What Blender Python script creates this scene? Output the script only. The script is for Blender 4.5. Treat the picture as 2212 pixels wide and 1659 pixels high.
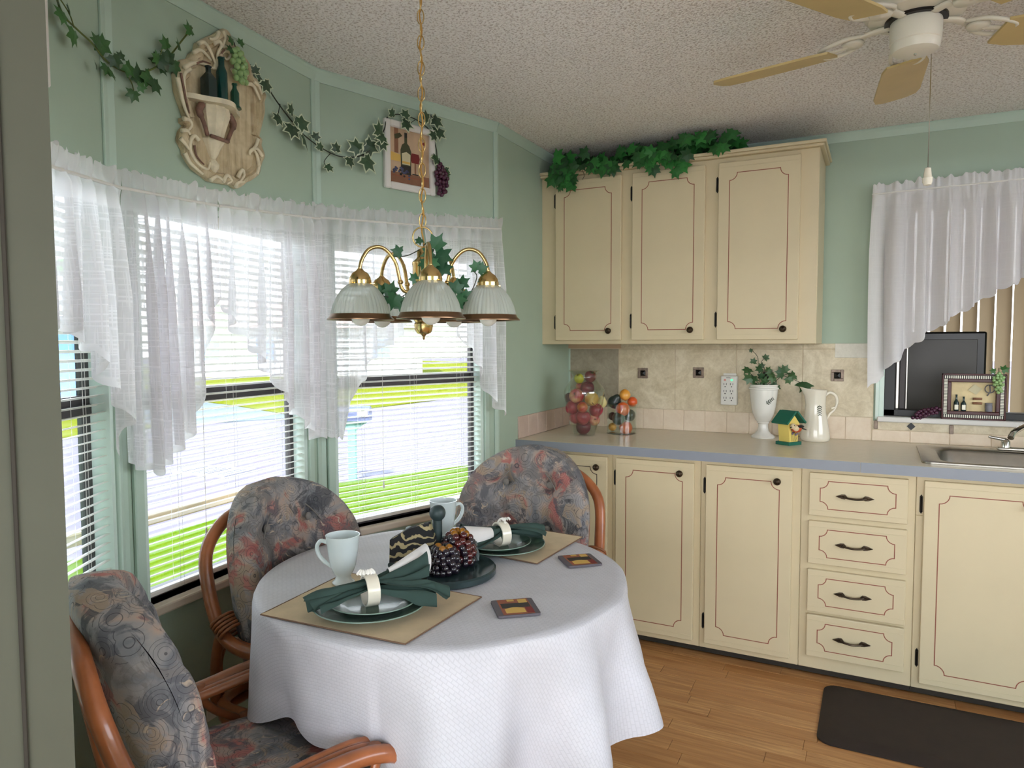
import bpy, bmesh, math, random
from mathutils import Matrix, Vector, noise as mnoise
for o in list(bpy.data.objects): bpy.data.objects.remove(o)
random.seed(7)
SC = bpy.context.scene
COL = SC.collection
PI = math.pi
# ---------------- camera, world, sun, exposure ----------------
cam_d = bpy.data.cameras.new('camera'); cam = bpy.data.objects.new('camera', cam_d); COL.objects.link(cam)
F, YAW, PITCH, ROLL = 1535.56, 0.475251, 0.0577653, -0.0030864
CAM = Vector((0.73876, -3.62531, 1.3290))
cam_d.sensor_width = 36.0; cam_d.lens = F / 2212 * 36; cam_d.clip_start = 0.02; cam_d.clip_end = 300
_f = Vector((-math.sin(YAW) * math.cos(PITCH), math.cos(YAW) * math.cos(PITCH), -math.sin(PITCH)))
_r = Vector((math.cos(YAW), math.sin(YAW), 0)); _u = _r.cross(_f)
CR = _r * math.cos(ROLL) + _u * math.sin(ROLL); CU = -_r * math.sin(ROLL) + _u * math.cos(ROLL); CF = _f
cam.matrix_world = Matrix(((CR.x, CU.x, -CF.x, CAM.x), (CR.y, CU.y, -CF.y, CAM.y), (CR.z, CU.z, -CF.z, CAM.z), (0, 0, 0, 1)))
SC.camera = cam
wd = bpy.data.worlds.new('world'); SC.world = wd; wd.use_nodes = True
wn = wd.node_tree.nodes; wl = wd.node_tree.links
bg = wn['Background']; bg.inputs[1].default_value = 3.0
tc = wn.new('ShaderNodeTexCoord'); sp = wn.new('ShaderNodeSeparateXYZ'); wl.new(tc.outputs['Generated'], sp.inputs[0])
wr = wn.new('ShaderNodeValToRGB'); wl.new(sp.outputs[2], wr.inputs[0]); wl.new(wr.outputs[0], bg.inputs[0])
wr.color_ramp.elements[0].position = 0.0; wr.color_ramp.elements[0].color = (1.0, 1.0, 1.0, 1)
wr.color_ramp.elements[1].position = 0.55; wr.color_ramp.elements[1].color = (0.62, 0.78, 1.0, 1)
sun_d = bpy.data.lights.new('sun', 'SUN'); sun = bpy.data.objects.new('sun', sun_d); COL.objects.link(sun)
sun_d.energy = 7.0; sun_d.angle = math.radians(3); sun_d.color = (1, 0.96, 0.88)
sun.rotation_euler = Vector((-0.16, 0.62, -0.80)).to_track_quat('-Z', 'Y').to_euler()
SC.view_settings.view_transform = 'Standard'; SC.view_settings.look = 'None'
SC.view_settings.exposure = 1.3; SC.view_settings.gamma = 1.0; SC.view_settings.use_curve_mapping = False

# ---------------- pixel helpers (directions from the calibrated camera) ----------------
def ray(x, y): return CF + CR * ((x - 1106) / F) - CU * ((y - 829.5) / F)
def on_z(x, y, z): v = ray(x, y); return CAM + v * ((z - CAM.z) / v.z)
def on_y(x, y, Y): v = ray(x, y); return CAM + v * ((Y - CAM.y) / v.y)
def at_d(x, y, d): return CAM + ray(x, y) * d

# ---------------- mesh builder ----------------
class MB:
    def __init__(s): s.v = []; s.f = []; s.mi = []; s.uv = None; s.edge = None
    def add(s, vs, fs, M=None, mi=0):
        b = len(s.v)
        s.v += [tuple(M @ Vector(p)) if M is not None else tuple(p) for p in vs]
        s.f += [tuple(i + b for i in f) for f in fs]; s.mi += [mi] * len(fs)
        return s
    def box(s, x0, x1, y0, y1, z0, z1, M=None, mi=0):
        vs = [(x, y, z) for z in (z0, z1) for y in (y0, y1) for x in (x0, x1)]
        return s.add(vs, [(0, 2, 3, 1), (4, 5, 7, 6), (0, 1, 5, 4), (2, 6, 7, 3), (0, 4, 6, 2), (1, 3, 7, 5)], M, mi)
    def bev(s, x0, x1, y0, y1, z0, z1, b=.004, seg=2, M=None, mi=0):
        bm = bmesh.new(); bmesh.ops.create_cube(bm, size=1)
        for v in bm.verts: v.co = Vector(((x0 + x1) / 2 + v.co.x * (x1 - x0), (y0 + y1) / 2 + v.co.y * (y1 - y0), (z0 + z1) / 2 + v.co.z * (z1 - z0)))
        bmesh.ops.bevel(bm, geom=bm.edges[:], offset=b, segments=seg, affect='EDGES', profile=.5)
        bm.verts.index_update()
        s.add([v.co[:] for v in bm.verts], [[v.index for v in f.verts] for f in bm.faces], M, mi); bm.free(); return s
    def lathe(s, prof, seg=24, M=None, mi=0, a0=0, a1=2 * PI, fn=None):
        full = abs(a1 - a0 - 2 * PI) < 1e-6; n = seg if full else seg + 1; vs = []; fs = []
        for (r, z) in prof:
            for k in range(n):
                a = a0 + (a1 - a0) * k / seg; rr = r * (fn(a, z) if fn else 1)
                vs.append((rr * math.cos(a), rr * math.sin(a), z))
        for i in range(len(prof) - 1):
            for k in range(seg):
                a, b = i * n + k, i * n + (k + 1) % n
                fs.append((a, b, b + n, a + n))
        return s.add(vs, fs, M, mi)
    def tube(s, path, r, seg=8, closed=False, M=None, mi=0, caps=True, flat=1.0):
        P = [Vector(p) for p in path]; n = len(P)
        rs = r if isinstance(r, (list, tuple)) else [r] * n
        T = []
        for i in range(n):
            a = P[(i - 1) % n] if (closed or i > 0) else P[i]; b = P[(i + 1) % n] if (closed or i < n - 1) else P[i]
            t = (b - a); T.append(t.normalized() if t.length > 1e-9 else Vector((0, 0, 1)))
        up = Vector((0, 0, 1)) if abs(T[0].z) < .95 else Vector((1, 0, 0))
        N = (up - T[0] * up.dot(T[0])).normalized(); vs = []; fs = []
        for i in range(n):
            N = (N - T[i] * N.dot(T[i])); N = N.normalized() if N.length > 1e-6 else T[i].orthogonal().normalized()
            B = T[i].cross(N)
            for k in range(seg):
                a = 2 * PI * k / seg
                vs.append(P[i] + (N * math.cos(a) * flat + B * math.sin(a)) * rs[i])
        m = n if closed else n - 1
        for i in range(m):
            j = (i + 1) % n
            for k in range(seg):
                l = (k + 1) % seg
                fs.append((i * seg + k, i * seg + l, j * seg + l, j * seg + k))
        if caps and not closed:
            fs.append(tuple(range(seg - 1, -1, -1))); fs.append(tuple((n - 1) * seg + k for k in range(seg)))
        return s.add(vs, fs, M, mi)
    def prism(s, pts, d0, d1, axis='y', M=None, mi=0):
        n = len(pts)
        def q(p, d): return (p[0], d, p[1]) if axis == 'y' else ((p[0], p[1], d) if axis == 'z' else (d, p[0], p[1]))
        vs = [q(p, d0) for p in pts] + [q(p, d1) for p in pts]
        fs = [tuple(range(n)), tuple(range(2 * n - 1, n - 1, -1))] + [(i, i + n, (i + 1) % n + n, (i + 1) % n) for i in range(n)]
        return s.add(vs, fs, M, mi)
    def grid(s, fn, nu, nv, M=None, mi=0, closed_u=False):
        vs = []; fs = []; mu = nu if closed_u else nu + 1
        for j in range(nv + 1):
            for i in range(mu): vs.append(fn(i / nu, j / nv))
        for j in range(nv):
            for i in range(nu):
                a = j * mu + i; b = j * mu + (i + 1) % mu
                fs.append((a, b, b + mu, a + mu))
        return s.add(vs, fs, M, mi)
    def ball(s, c, r, seg=16, rings=10, M=None, mi=0, sc=(1, 1, 1)):
        c = Vector(c); vs = [c + Vector((0, 0, r * sc[2]))]; fs = []
        for i in range(1, rings):
            t = PI * i / rings
            for k in range(seg):
                a = 2 * PI * k / seg
                vs.append(c + Vector((r * sc[0] * math.sin(t) * math.cos(a), r * sc[1] * math.sin(t) * math.sin(a), r * sc[2] * math.cos(t))))
        vs.append(c - Vector((0, 0, r * sc[2]))); e = len(vs) - 1
        for k in range(seg): fs.append((0, 1 + k, 1 + (k + 1) % seg)); fs.append((e, e - seg + (k + 1) % seg, e - seg + k))
        for i in range(rings - 2):
            for k in range(seg):
                a = 1 + i * seg + k; b = 1 + i * seg + (k + 1) % seg; fs.append((a, a + seg, b + seg, b))
        return s.add(vs, fs, M, mi)
    def strip(s, pts, w, y, M=None, mi=0, closed=True):
        """flat ribbon of width w along a polyline in the xz plane at depth y"""
        n = len(pts); vs = []
        for i in range(n):
            a = pts[i - 1] if (closed or i) else pts[i]; b = pts[(i + 1) % n] if (closed or i < n - 1) else pts[i]
            p = pts[i]
            d1 = Vector((p[0] - a[0], p[1] - a[1])); d2 = Vector((b[0] - p[0], b[1] - p[1]))
            d1 = d1.normalized() if d1.length > 1e-9 else d2.normalized(); d2 = d2.normalized() if d2.length > 1e-9 else d1
            n1 = Vector((-d1.y, d1.x)); n2 = Vector((-d2.y, d2.x)); m = n1 + n2
            m = m.normalized() if m.length > 1e-6 else n1
            k = 1 / max(.5, m.dot(n1))
            for sgn in (-1, 1): vs.append((p[0] + m.x * w / 2 * sgn * k, y, p[1] + m.y * w / 2 * sgn * k))
        fs = []
        for i in range(n if closed else n - 1):
            j = (i + 1) % n; fs.append((2 * i, 2 * i + 1, 2 * j + 1, 2 * j))
        return s.add(vs, fs, M, mi)
    def mesh(s, name, mats, smooth=False):
        me = bpy.data.meshes.new(name); me.from_pydata([tuple(p) for p in s.v], [], s.f); me.update()
        for m in (mats if isinstance(mats, (list, tuple)) else [mats]): me.materials.append(MAT[m] if isinstance(m, str) else m)
        me.polygons.foreach_set('material_index', s.mi)
        if smooth:
            me.polygons.foreach_set('use_smooth', [True] * len(me.polygons))
            if smooth is not True: me.set_sharp_from_angle(angle=math.radians(smooth))
        if s.uv:
            ul = me.uv_layers.new(name='UVMap')
            ul.data.foreach_set('uv', [c for l in me.loops for c in s.uv[l.vertex_index]])
        if s.edge:
            at = me.attributes.new('edge', 'FLOAT', 'POINT'); at.data.foreach_set('value', s.edge)
        return me
    def build(s, name, mats, parent=None, smooth=False, loc=None, rot=None):
        bm = None
        return link(name, s.mesh(name, mats, smooth), parent, loc, rot)
def link(name, data, parent=None, loc=None, rot=None):
    o = bpy.data.objects.new(name, data); COL.objects.link(o)
    if parent is not None: o.parent = parent
    if loc is not None: o.location = loc
    if rot is not None: o.rotation_euler = rot
    return o
def tag(o, label, cat, group=None):
    o['label'] = label; o['category'] = cat
    if group: o['group'] = group
    return o
def thing(name, label, cat, loc=(0, 0, 0), rz=0, group=None, rot=None):
    o = link(name, None, None, loc, rot or (0, 0, rz)); o.empty_display_size = .05
    return tag(o, label, cat, group)
def struct(o): o['kind'] = 'structure'; return o
def T(x=0, y=0, z=0): return Matrix.Translation((x, y, z))
def RX(a): return Matrix.Rotation(a, 4, 'X')
def RY(a): return Matrix.Rotation(a, 4, 'Y')
def RZ(a): return Matrix.Rotation(a, 4, 'Z')
def lerp(a, b, t): return a + (b - a) * t
def interp(pts, x):
    if x <= pts[0][0]: return pts[0][1]
    for (a, b), (c, d) in zip(pts, pts[1:]):
        if x <= c: return b + (d - b) * (x - a) / (c - a)
    return pts[-1][1]
def catmull(P, n=8, closed=False):
    P = [Vector(p) for p in P]; out = []; m = len(P)
    for i in range(m if closed else m - 1):
        g = lambda k: P[k % m] if closed else P[max(0, min(m - 1, k))]
        a, b, c, d = g(i - 1), g(i), g(i + 1), g(i + 2)
        for k in range(n):
            t = k / n
            out.append(.5 * ((2 * b) + (c - a) * t + (2 * a - 5 * b + 4 * c - d) * t * t + (3 * b - a - 3 * c + d) * t ** 3))
    if not closed: out.append(P[-1])
    return out

# ---------------- materials ----------------
MAT = {}
def lin(c): return tuple(((v / 255) / 12.92 if v / 255 <= .04045 else ((v / 255 + .055) / 1.055) ** 2.4) for v in c) + (1,)
class NT:
    def __init__(s, name):
        m = bpy.data.materials.new(name); m.use_nodes = True; s.m = m; s.n = m.node_tree.nodes; s.l = m.node_tree.links
        s.b = s.n['Principled BSDF']; s.out = s.n['Material Output']; MAT[name] = m
    def node(s, t, **kw):
        n = s.n.new(t)
        for k, v in kw.items():
            if k == 'ins':
                for i, x in v.items():
                    if isinstance(x, bpy.types.NodeSocket): s.l.new(x, n.inputs[i])
                    else: n.inputs[i].default_value = x
            else: setattr(n, k, v)
        return n
    def coords(s, kind='Object', scale=(1, 1, 1), rnd=False):
        if kind == 'World': c = s.node('ShaderNodeNewGeometry').outputs['Position']
        else: c = s.node('ShaderNodeTexCoord').outputs[kind]
        if rnd:
            oi = s.node('ShaderNodeObjectInfo'); mu = s.node('ShaderNodeVectorMath', operation='ADD', ins={0: c})
            cx = s.node('ShaderNodeCombineXYZ'); k = s.node('ShaderNodeMath', operation='MULTIPLY', ins={0: oi.outputs['Random'], 1: 37.0})
            for i in range(3): s.l.new(k.outputs[0], cx.inputs[i])
            s.l.new(cx.outputs[0], mu.inputs[1]); c = mu.outputs[0]
        mp = s.node('ShaderNodeMapping', ins={0: c}); mp.inputs['Scale'].default_value = scale
        return mp.outputs[0]
    def noise(s, vec, scale=5, detail=4, rough=.55, dist=0): return s.node('ShaderNodeTexNoise', ins={'Vector': vec, 'Scale': scale, 'Detail': detail, 'Roughness': rough, 'Distortion': dist})
    def vor(s, vec, scale=5, feat='F1'): return s.node('ShaderNodeTexVoronoi', feature=feat, ins={'Vector': vec, 'Scale': scale})
    def ramp(s, fac, stops, interp='LINEAR'):
        r = s.node('ShaderNodeValToRGB', ins={0: fac}); cr = r.color_ramp; cr.interpolation = interp
        while len(cr.elements) < len(stops): cr.elements.new(.5)
        for e, (p, c) in zip(cr.elements, stops): e.position = p; e.color = c if len(c) == 4 else lin(c)
        return r.outputs[0]
    def mix(s, fac, a, b, typ='MIX'):
        n = s.node('ShaderNodeMix', data_type='RGBA', blend_type=typ)
        for i, v in ((0, fac), (6, a), (7, b)):
            if isinstance(v, bpy.types.NodeSocket): s.l.new(v, n.inputs[i])
            else: n.inputs[i].default_value = v if i == 0 else (v if len(v) == 4 else lin(v))
        return n.outputs[2]
    def bump(s, h, strength=.3, dist=.01):
        b = s.node('ShaderNodeBump', ins={'Height': h, 'Strength': strength, 'Distance': dist}); s.l.new(b.outputs[0], s.b.inputs['Normal']); return b
    def set(s, **kw):
        names = dict(color='Base Color', rough='Roughness', metal='Metallic', spec='Specular IOR Level', trans='Transmission Weight', ior='IOR', coat='Coat Weight', emit='Emission Color', estr='Emission Strength', alpha='Alpha', sheen='Sheen Weight', sss='Subsurface Weight')
        for k, v in kw.items():
            i = s.b.inputs[names[k]]
            if isinstance(v, bpy.types.NodeSocket): s.l.new(v, i)
            elif k in ('color', 'emit'): i.default_value = v if len(v) == 4 else lin(v)
            else: i.default_value = v
        return s
def simple(name, col, rough=.5, metal=0, var=.06, vscale=6, bump=0, bscale=200, kind='Object', **kw):
    t = NT(name); v = t.coords(kind)
    n = t.noise(v, vscale, 5)
    c = lin(col); lo = tuple(x * (1 - var) for x in c[:3]) + (1,); hi = tuple(min(1, x * (1 + var)) for x in c[:3]) + (1,)
    t.set(color=t.ramp(n.outputs[0], [(.3, lo), (.7, hi)]), rough=rough, metal=metal, **kw)
    if bump: t.bump(t.noise(v, bscale, 3).outputs[0], bump, .002)
    return t
simple('wall_olive_shaded', (84, 84, 70), .55, var=.05, kind='World'); simple('wall_green', (172, 191, 172), .55, var=.04, vscale=3, bump=.1, bscale=90, kind='World')
simple('trim_green', (186, 207, 192), .4, var=.03)
simple('jamb_green', (216, 232, 222), .4, var=.03)
simple('cream', (216, 200, 164), .38, var=.035, vscale=4, bump=.06, bscale=60)
simple('cream_dark', (222, 206, 172), .45, var=.05, vscale=4)
simple('groove_red', (146, 78, 60), .5)
simple('groove_dark', (62, 42, 34), .5)
simple('bronze', (70, 58, 46), .34, .85, var=.25, vscale=40)
simple('iron_black', (28, 24, 22), .4, .6)
simple('counter', (228, 217, 196), .28, var=.03, vscale=30, bump=.03, bscale=300)
simple('counter_edge', (143, 148, 158), .35, var=.03)
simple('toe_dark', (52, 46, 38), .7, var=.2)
simple('frame_dark', (66, 60, 60), .45, .3)
simple('white_plastic', (232, 230, 224), .35, var=.02)
simple('white_paint', (228, 224, 218), .45, var=.04)
simple('ceramic_white', (236, 234, 226), .12, var=.02, coat=.5)
simple('ceramic_cream', (238, 230, 212), .12, var=.03, coat=.5)
simple('black', (14, 13, 14), .4)
simple('mat_brown', (42, 30, 24), .75, var=.12, vscale=20, bump=.25, bscale=120)
simple('steel', (176, 172, 164), .28, 1.0, var=.06, vscale=30)
simple('blind_white', (240, 236, 228), .35, var=.01)
simple('cord_white', (236, 232, 226), .6)
simple('sill_cream', (222, 208, 190), .4, var=.03)
simple('rattan', (158, 92, 54), .3, var=.4, vscale=9, coat=.35)
simple('rattan_wrap', (146, 88, 54), .42, var=.2, vscale=60, bump=.3, bscale=150)
simple('slate_green', (40, 56, 58), .18, var=.25, vscale=14)
simple('slate_wood', (44, 60, 62), .45, var=.2, vscale=30)
simple('napkin_green', (50, 72, 66), .85, var=.1, vscale=30, bump=.2, bscale=900)
simple('napkin_white', (240, 236, 234), .85, var=.03, bump=.15, bscale=900)
simple('plate_green', (72, 96, 84), .24, var=.08, vscale=12, coat=.15)
simple('mug_white', (220, 230, 230), .1, var=.02, coat=.6)
simple('ivy_stem', (92, 104, 48), .6)
simple('ivy_stem_dark', (50, 54, 40), .6)
simple('wood_dark', (74, 48, 30), .5, var=.2)
simple('gold', (216, 186, 128), .2, 1.0, var=.06)
simple('gold_cord', (190, 142, 66), .45, .2)
simple('antique_brass', (128, 100, 76), .3, .9, var=.12, vscale=10)
simple('fan_white', (222, 216, 200), .35, var=.03)
simple('fan_blade', (196, 172, 118), .45, var=.06, vscale=8)
simple('bird_orange', (196, 84, 44), .6); simple('bird_cream', (224, 200, 160), .6); simple('bird_black', (26, 22, 20), .5)
simple('house_yellow', (240, 214, 116), .6, var=.05); simple('house_green', (24, 104, 84), .55, var=.06)
simple('purple_flower', (120, 104, 140), .6); simple('leaf_print', (52, 62, 40), .5)
simple('cork', (196, 176, 150), .8, var=.15, vscale=60)
simple('tv_black', (16, 15, 15), .3); simple('tv_screen', (70, 64, 56), .35)
simple('frame_maroon', (70, 20, 22), .35, var=.1); simple('parchment', (226, 206, 160), .8, var=.1, vscale=25)
simple('silver_frame', (190, 186, 170), .35, .5)
simple('grate_iron', (120, 118, 126), .6); simple('asphalt', (90, 86, 95), .9, var=.06, vscale=2, kind='World', spec=0.0); simple('drive', (84, 92, 98), .9, var=.04, vscale=1, kind='World', spec=0.0)
simple('mailbox_blue', (50, 58, 92), .5); simple('post_teal', (84, 132, 118), .6)
simple('rail_tan', (206, 178, 142), .7); simple('house_white', (226, 226, 228), .7); simple('roof_pink', (190, 160, 150), .8)
simple('house_blue', (110, 150, 210), .6); simple('bark', (110, 90, 72), .9, var=.3); simple('tree_leaf', (88, 128, 70), .8, var=.3, vscale=3)
simple('chrome', (210, 208, 200), .12, 1.0); simple('photo_tan', (198, 168, 138), .6, var=.16, vscale=14)
simple('print_olive', (70, 70, 44), .6); simple('print_dark', (44, 38, 34), .6); simple('print_label', (206, 196, 160), .6); simple('print_gold', (216, 176, 92), .6)
simple('print_rust', (150, 84, 58), .6, var=.15, vscale=30); simple('print_red', (124, 36, 34), .6); simple('print_blue', (74, 78, 108), .6); simple('print_brown', (140, 96, 70), .6, var=.12, vscale=30); simple('print_grey', (92, 86, 92), .6)
simple('placemat', (212, 190, 156), .9, var=.08, vscale=18, bump=.25, bscale=700)
simple('placemat_hem', (120, 92, 72), .9)
simple('bottle_teal', (10, 74, 70), .12, var=.05, trans=.35); simple('bottle_dark', (40, 62, 62), .15, var=.05, trans=.35); simple('bottle_green', (36, 96, 78), .12, var=.05, trans=.4)
simple('grape_green', (150, 182, 122), .3, var=.06, sss=.1); simple('grape_purple', (74, 34, 56), .25, var=.2, vscale=20); simple('grape_blue', (60, 50, 78), .3)
simple('glass_grape_dark', (26, 16, 30), .05, var=.2, coat=1.0); simple('glass_grape_red', (96, 22, 22), .05, var=.2, coat=1.0, trans=.4); simple('glass_grape_amber', (196, 130, 40), .05, trans=.5)
simple('shell_white', (240, 236, 228), .4, bump=.3, bscale=80)
simple('deco_pewter', (140, 122, 108), .4, .3, var=.25, vscale=60)
simple('pink_strip', (206, 176, 144), .6)
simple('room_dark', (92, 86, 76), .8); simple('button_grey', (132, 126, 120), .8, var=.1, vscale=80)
def fruit(name, c1, c2, sc=3):
    t = NT(name); v = t.coords('Object', rnd=True); n = t.noise(v, sc * 8, 4, .5)
    t.set(color=t.ramp(n.outputs[0], [(.38, c1), (.62, c2)]), rough=.32, coat=.2)
fruit('apple_red', (150, 34, 60), (196, 74, 88)); fruit('apple_dark', (92, 20, 44), (130, 36, 62)); fruit('apple_pink', (190, 70, 86), (226, 176, 130))
fruit('pear_gold', (214, 164, 70), (226, 184, 104)); fruit('apple_yellow', (196, 190, 40), (216, 208, 80)); fruit('peach', (226, 150, 84), (206, 84, 80)); fruit('pear_pale', (214, 200, 130), (224, 210, 150))
fruit('orange', (226, 92, 44), (236, 118, 60)); fruit('lemon', (236, 158, 56), (240, 176, 84)); fruit('avocado', (24, 34, 32), (44, 58, 54)); fruit('lime_dark', (44, 54, 50), (74, 84, 74)); fruit('plum', (70, 30, 36), (96, 46, 48))
def m_glass(name, col=(1, 1, 1, 1), rough=0.0, op=.0):
    # thin clear glass: transparent body with a fresnel reflection
    t = NT(name); t.n.remove(t.b)
    tr = t.node('ShaderNodeBsdfTransparent', ins={0: col}); gl = t.node('ShaderNodeBsdfGlossy', ins={0: (1, 1, 1, 1), 'Roughness': .02})
    lw = t.node('ShaderNodeLayerWeight'); pw = t.node('ShaderNodeMath', operation='POWER', ins={0: lw.outputs['Facing'], 1: 5.0}); fr = t.node('ShaderNodeMapRange', ins={0: pw.outputs[0], 3: .07, 4: 1.0}); mx = t.node('ShaderNodeMixShader', ins={0: fr.outputs[0], 1: tr.outputs[0], 2: gl.outputs[0]})
    t.l.new(mx.outputs[0], t.out.inputs[0])
m_glass('clear_glass', (.93, .96, .94, 1)); m_glass('window_glass', (.98, .99, .99, 1))
def m_ceiling():
    t = NT('popcorn'); v = t.coords('World')
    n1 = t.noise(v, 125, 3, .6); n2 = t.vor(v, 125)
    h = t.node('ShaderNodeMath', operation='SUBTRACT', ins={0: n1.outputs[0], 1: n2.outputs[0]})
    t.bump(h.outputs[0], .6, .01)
    pit_shade = t.ramp(n1.outputs[0], [(.36, (204, 194, 186)), (.50, (250, 246, 242))])  # pits darkened in colour to add shade to the relief
    t.set(color=pit_shade, rough=.95)
m_ceiling()
def m_floor():
    t = NT('plank'); oi = t.node('ShaderNodeObjectInfo')
    v = t.coords('World', (2.2, 46, 1)); g = t.noise(v, 2.2, 6, .65, .4)
    v2 = t.coords('World', (1.1, 14, 1), rnd=True); g2 = t.noise(v2, 1.6, 3, .5, 1.2)
    base = t.ramp(oi.outputs['Random'], [(0, (186, 130, 76)), (.5, (210, 156, 98)), (1, (228, 180, 122))])
    dark = t.mix(t.ramp(g.outputs[0], [(.42, (0, 0, 0)), (.7, (255, 255, 255))]), (158, 104, 58), base)
    t.set(color=t.mix(.35, dark, t.ramp(g2.outputs[0], [(.3, (166, 112, 62)), (.7, (224, 172, 112))])), rough=.36)
m_floor()
def m_tile(name, a, b, c, sc=9, bump=.25):
    t = NT(name); v = t.coords('World'); n = t.noise(v, sc, 7, .62, 1.4); n2 = t.noise(v, sc * 4, 4, .6, 2)
    oi = t.node('ShaderNodeObjectInfo')
    col = t.ramp(n.outputs[0], [(.34, a), (.5, b), (.66, c)])
    t.set(color=t.mix(.25, col, t.ramp(n2.outputs[0], [(.4, a), (.6, c)])), rough=.42)
    t.bump(n.outputs[0], bump, .004)
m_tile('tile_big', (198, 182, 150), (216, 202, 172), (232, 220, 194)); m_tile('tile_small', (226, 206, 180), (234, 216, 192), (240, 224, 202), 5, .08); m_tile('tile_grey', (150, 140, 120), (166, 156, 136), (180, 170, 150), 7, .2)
m_tile('tile_pale', (206, 202, 188), (216, 212, 198), (224, 220, 208)); m_tile('tile_wall4', (196, 172, 156), (204, 180, 164), (210, 188, 172), 5, .08)

_v = simple('vane_fabric', (150, 138, 120), .7); _tl = _v.node('ShaderNodeBsdfTranslucent', ins={0: lin((236, 208, 164))}); _mx = _v.node('ShaderNodeMixShader', ins={0: .3, 1: _v.b.outputs[0], 2: _tl.outputs[0]}); _v.l.new(_mx.outputs[0], _v.out.inputs[0])
simple('carpet_bounce', (226, 220, 212), .95, var=.08, vscale=60, bump=.4, bscale=300); simple('grout', (222, 206, 180), .8)
def m_sheer(name, o0, o1, tw):
    t = NT(name); t.n.remove(t.b); v = t.coords('UV')
    def lines(sx, sy, lo, hi):
        mp = t.node('ShaderNodeMapping', ins={0: v}); mp.inputs['Scale'].default_value = (sx, sy, 1)
        n = t.noise(mp.outputs[0], 1.0, 2, .5)
        return t.ramp(n.outputs[0], [(lo, (0, 0, 0, 1)), (hi, (1, 1, 1, 1))])
    a = lines(240, 8, .53, .60); b = lines(8, 200, .53, .60)
    m = t.node('ShaderNodeMath', operation='MAXIMUM', ins={0: a, 1: b})
    at = t.node('ShaderNodeAttribute', attribute_name='edge')
    op = t.node('ShaderNodeMapRange', ins={0: m.outputs[0], 1: 0., 2: 1., 3: o0, 4: o1})
    op2 = t.node('ShaderNodeMath', operation='ADD', use_clamp=True, ins={0: op.outputs[0], 1: at.outputs['Fac']})
    df = t.node('ShaderNodeBsdfDiffuse', ins={0: lin((250, 248, 250))}); tl = t.node('ShaderNodeBsdfTranslucent', ins={0: lin((252, 250, 254))})
    mx = t.node('ShaderNodeMixShader', ins={0: tw, 1: df.outputs[0], 2: tl.outputs[0]}); tr = t.node('ShaderNodeBsdfTransparent')
    m2 = t.node('ShaderNodeMixShader', ins={0: op2.outputs[0], 1: tr.outputs[0], 2: mx.outputs[0]}); t.l.new(m2.outputs[0], t.out.inputs[0])
m_sheer('sheer', .80, .95, .74); m_sheer('linen', .965, .99, .35)
def m_cloth():
    t = NT('tablecloth'); v = t.coords('UV')
    br = t.node('ShaderNodeTexBrick', ins={'Vector': v, 'Scale': 34.0, 'Color1': (1, 1, 1, 1), 'Color2': (.75, .75, .75, 1), 'Mortar': (0, 0, 0, 1), 'Mortar Size': .03, 'Bias': 0.0, 'Brick Width': .5, 'Row Height': .25})
    n = t.noise(v, 9, 3)
    t.set(color=t.mix(.10, t.mix(t.ramp(n.outputs[0], [(.3, (0, 0, 0, 1)), (.8, (1, 1, 1, 1))]), (206, 204, 210), (218, 216, 223)), br.outputs[0], 'MULTIPLY'), rough=t.node('ShaderNodeMapRange', ins={0: br.outputs[0], 3: .85, 4: .42}).outputs[0])
    t.bump(br.outputs[0], .35, .002)
m_cloth()
def m_cushion():
    t = NT('cushion'); v = t.coords('Object', rnd=True)
    n1 = t.noise(v, 7.5, 4, .55, .8); n2 = t.noise(v, 13, 6, .65, 1.5); vo = t.vor(v, 13); vo2 = t.vor(v, 21)
    base = t.ramp(n1.outputs[0], [(.28, (70, 70, 78)), (.38, (120, 120, 124)), (.48, (150, 144, 142)), (.55, (172, 150, 136)), (.60, (172, 104, 98)), (.68, (180, 124, 112)), (.73, (120, 116, 116)), (.8, (90, 90, 96))])
    patch = t.ramp(vo.outputs['Color'], [(.0, (72, 72, 76)), (.25, (120, 114, 112)), (.45, (158, 138, 118)), (.6, (92, 92, 98)), (.86, (152, 92, 88)), (1, (66, 66, 72))], 'CONSTANT')
    c = t.mix(t.ramp(n2.outputs[0], [(.46, (0, 0, 0, 1)), (.54, (.8, .8, .8, 1))]), base, patch)
    # spiral-like line work
    w = t.node('ShaderNodeTexWave', wave_type='RINGS', ins={'Vector': v, 'Scale': 9.0, 'Distortion': 14.0, 'Detail': 2.0, 'Detail Scale': 1.6})
    ln = t.ramp(w.outputs[0], [(.95, (0, 0, 0, 1)), (.985, (1, 1, 1, 1))])
    msk = t.ramp(vo2.outputs['Distance'], [(.25, (1, 1, 1, 1)), (.4, (0, 0, 0, 1))])
    m1 = t.node('ShaderNodeMath', operation='MULTIPLY', ins={0: ln, 1: msk})
    c = t.mix(m1.outputs[0], c, (188, 168, 148))
    ring = t.node('ShaderNodeMath', operation='SINE', ins={0: t.node('ShaderNodeMath', operation='MULTIPLY', ins={0: vo2.outputs['Distance'], 1: 42.0}).outputs[0]})
    rl = t.ramp(ring.outputs[0], [(.9, (0, 0, 0, 1)), (.98, (1, 1, 1, 1))])
    sel = t.ramp(vo2.outputs['Color'], [(.3, (0, 0, 0, 1)), (.34, (.7, .7, .7, 1))])
    m3 = t.node('ShaderNodeMath', operation='MULTIPLY', ins={0: rl, 1: sel})
    c = t.mix(m3.outputs[0], c, (50, 50, 56))
    t.set(color=c, rough=.85); t.bump(t.noise(v, 34, 4, .6, .5).outputs[0], .35, .006)
m_cushion()
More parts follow.
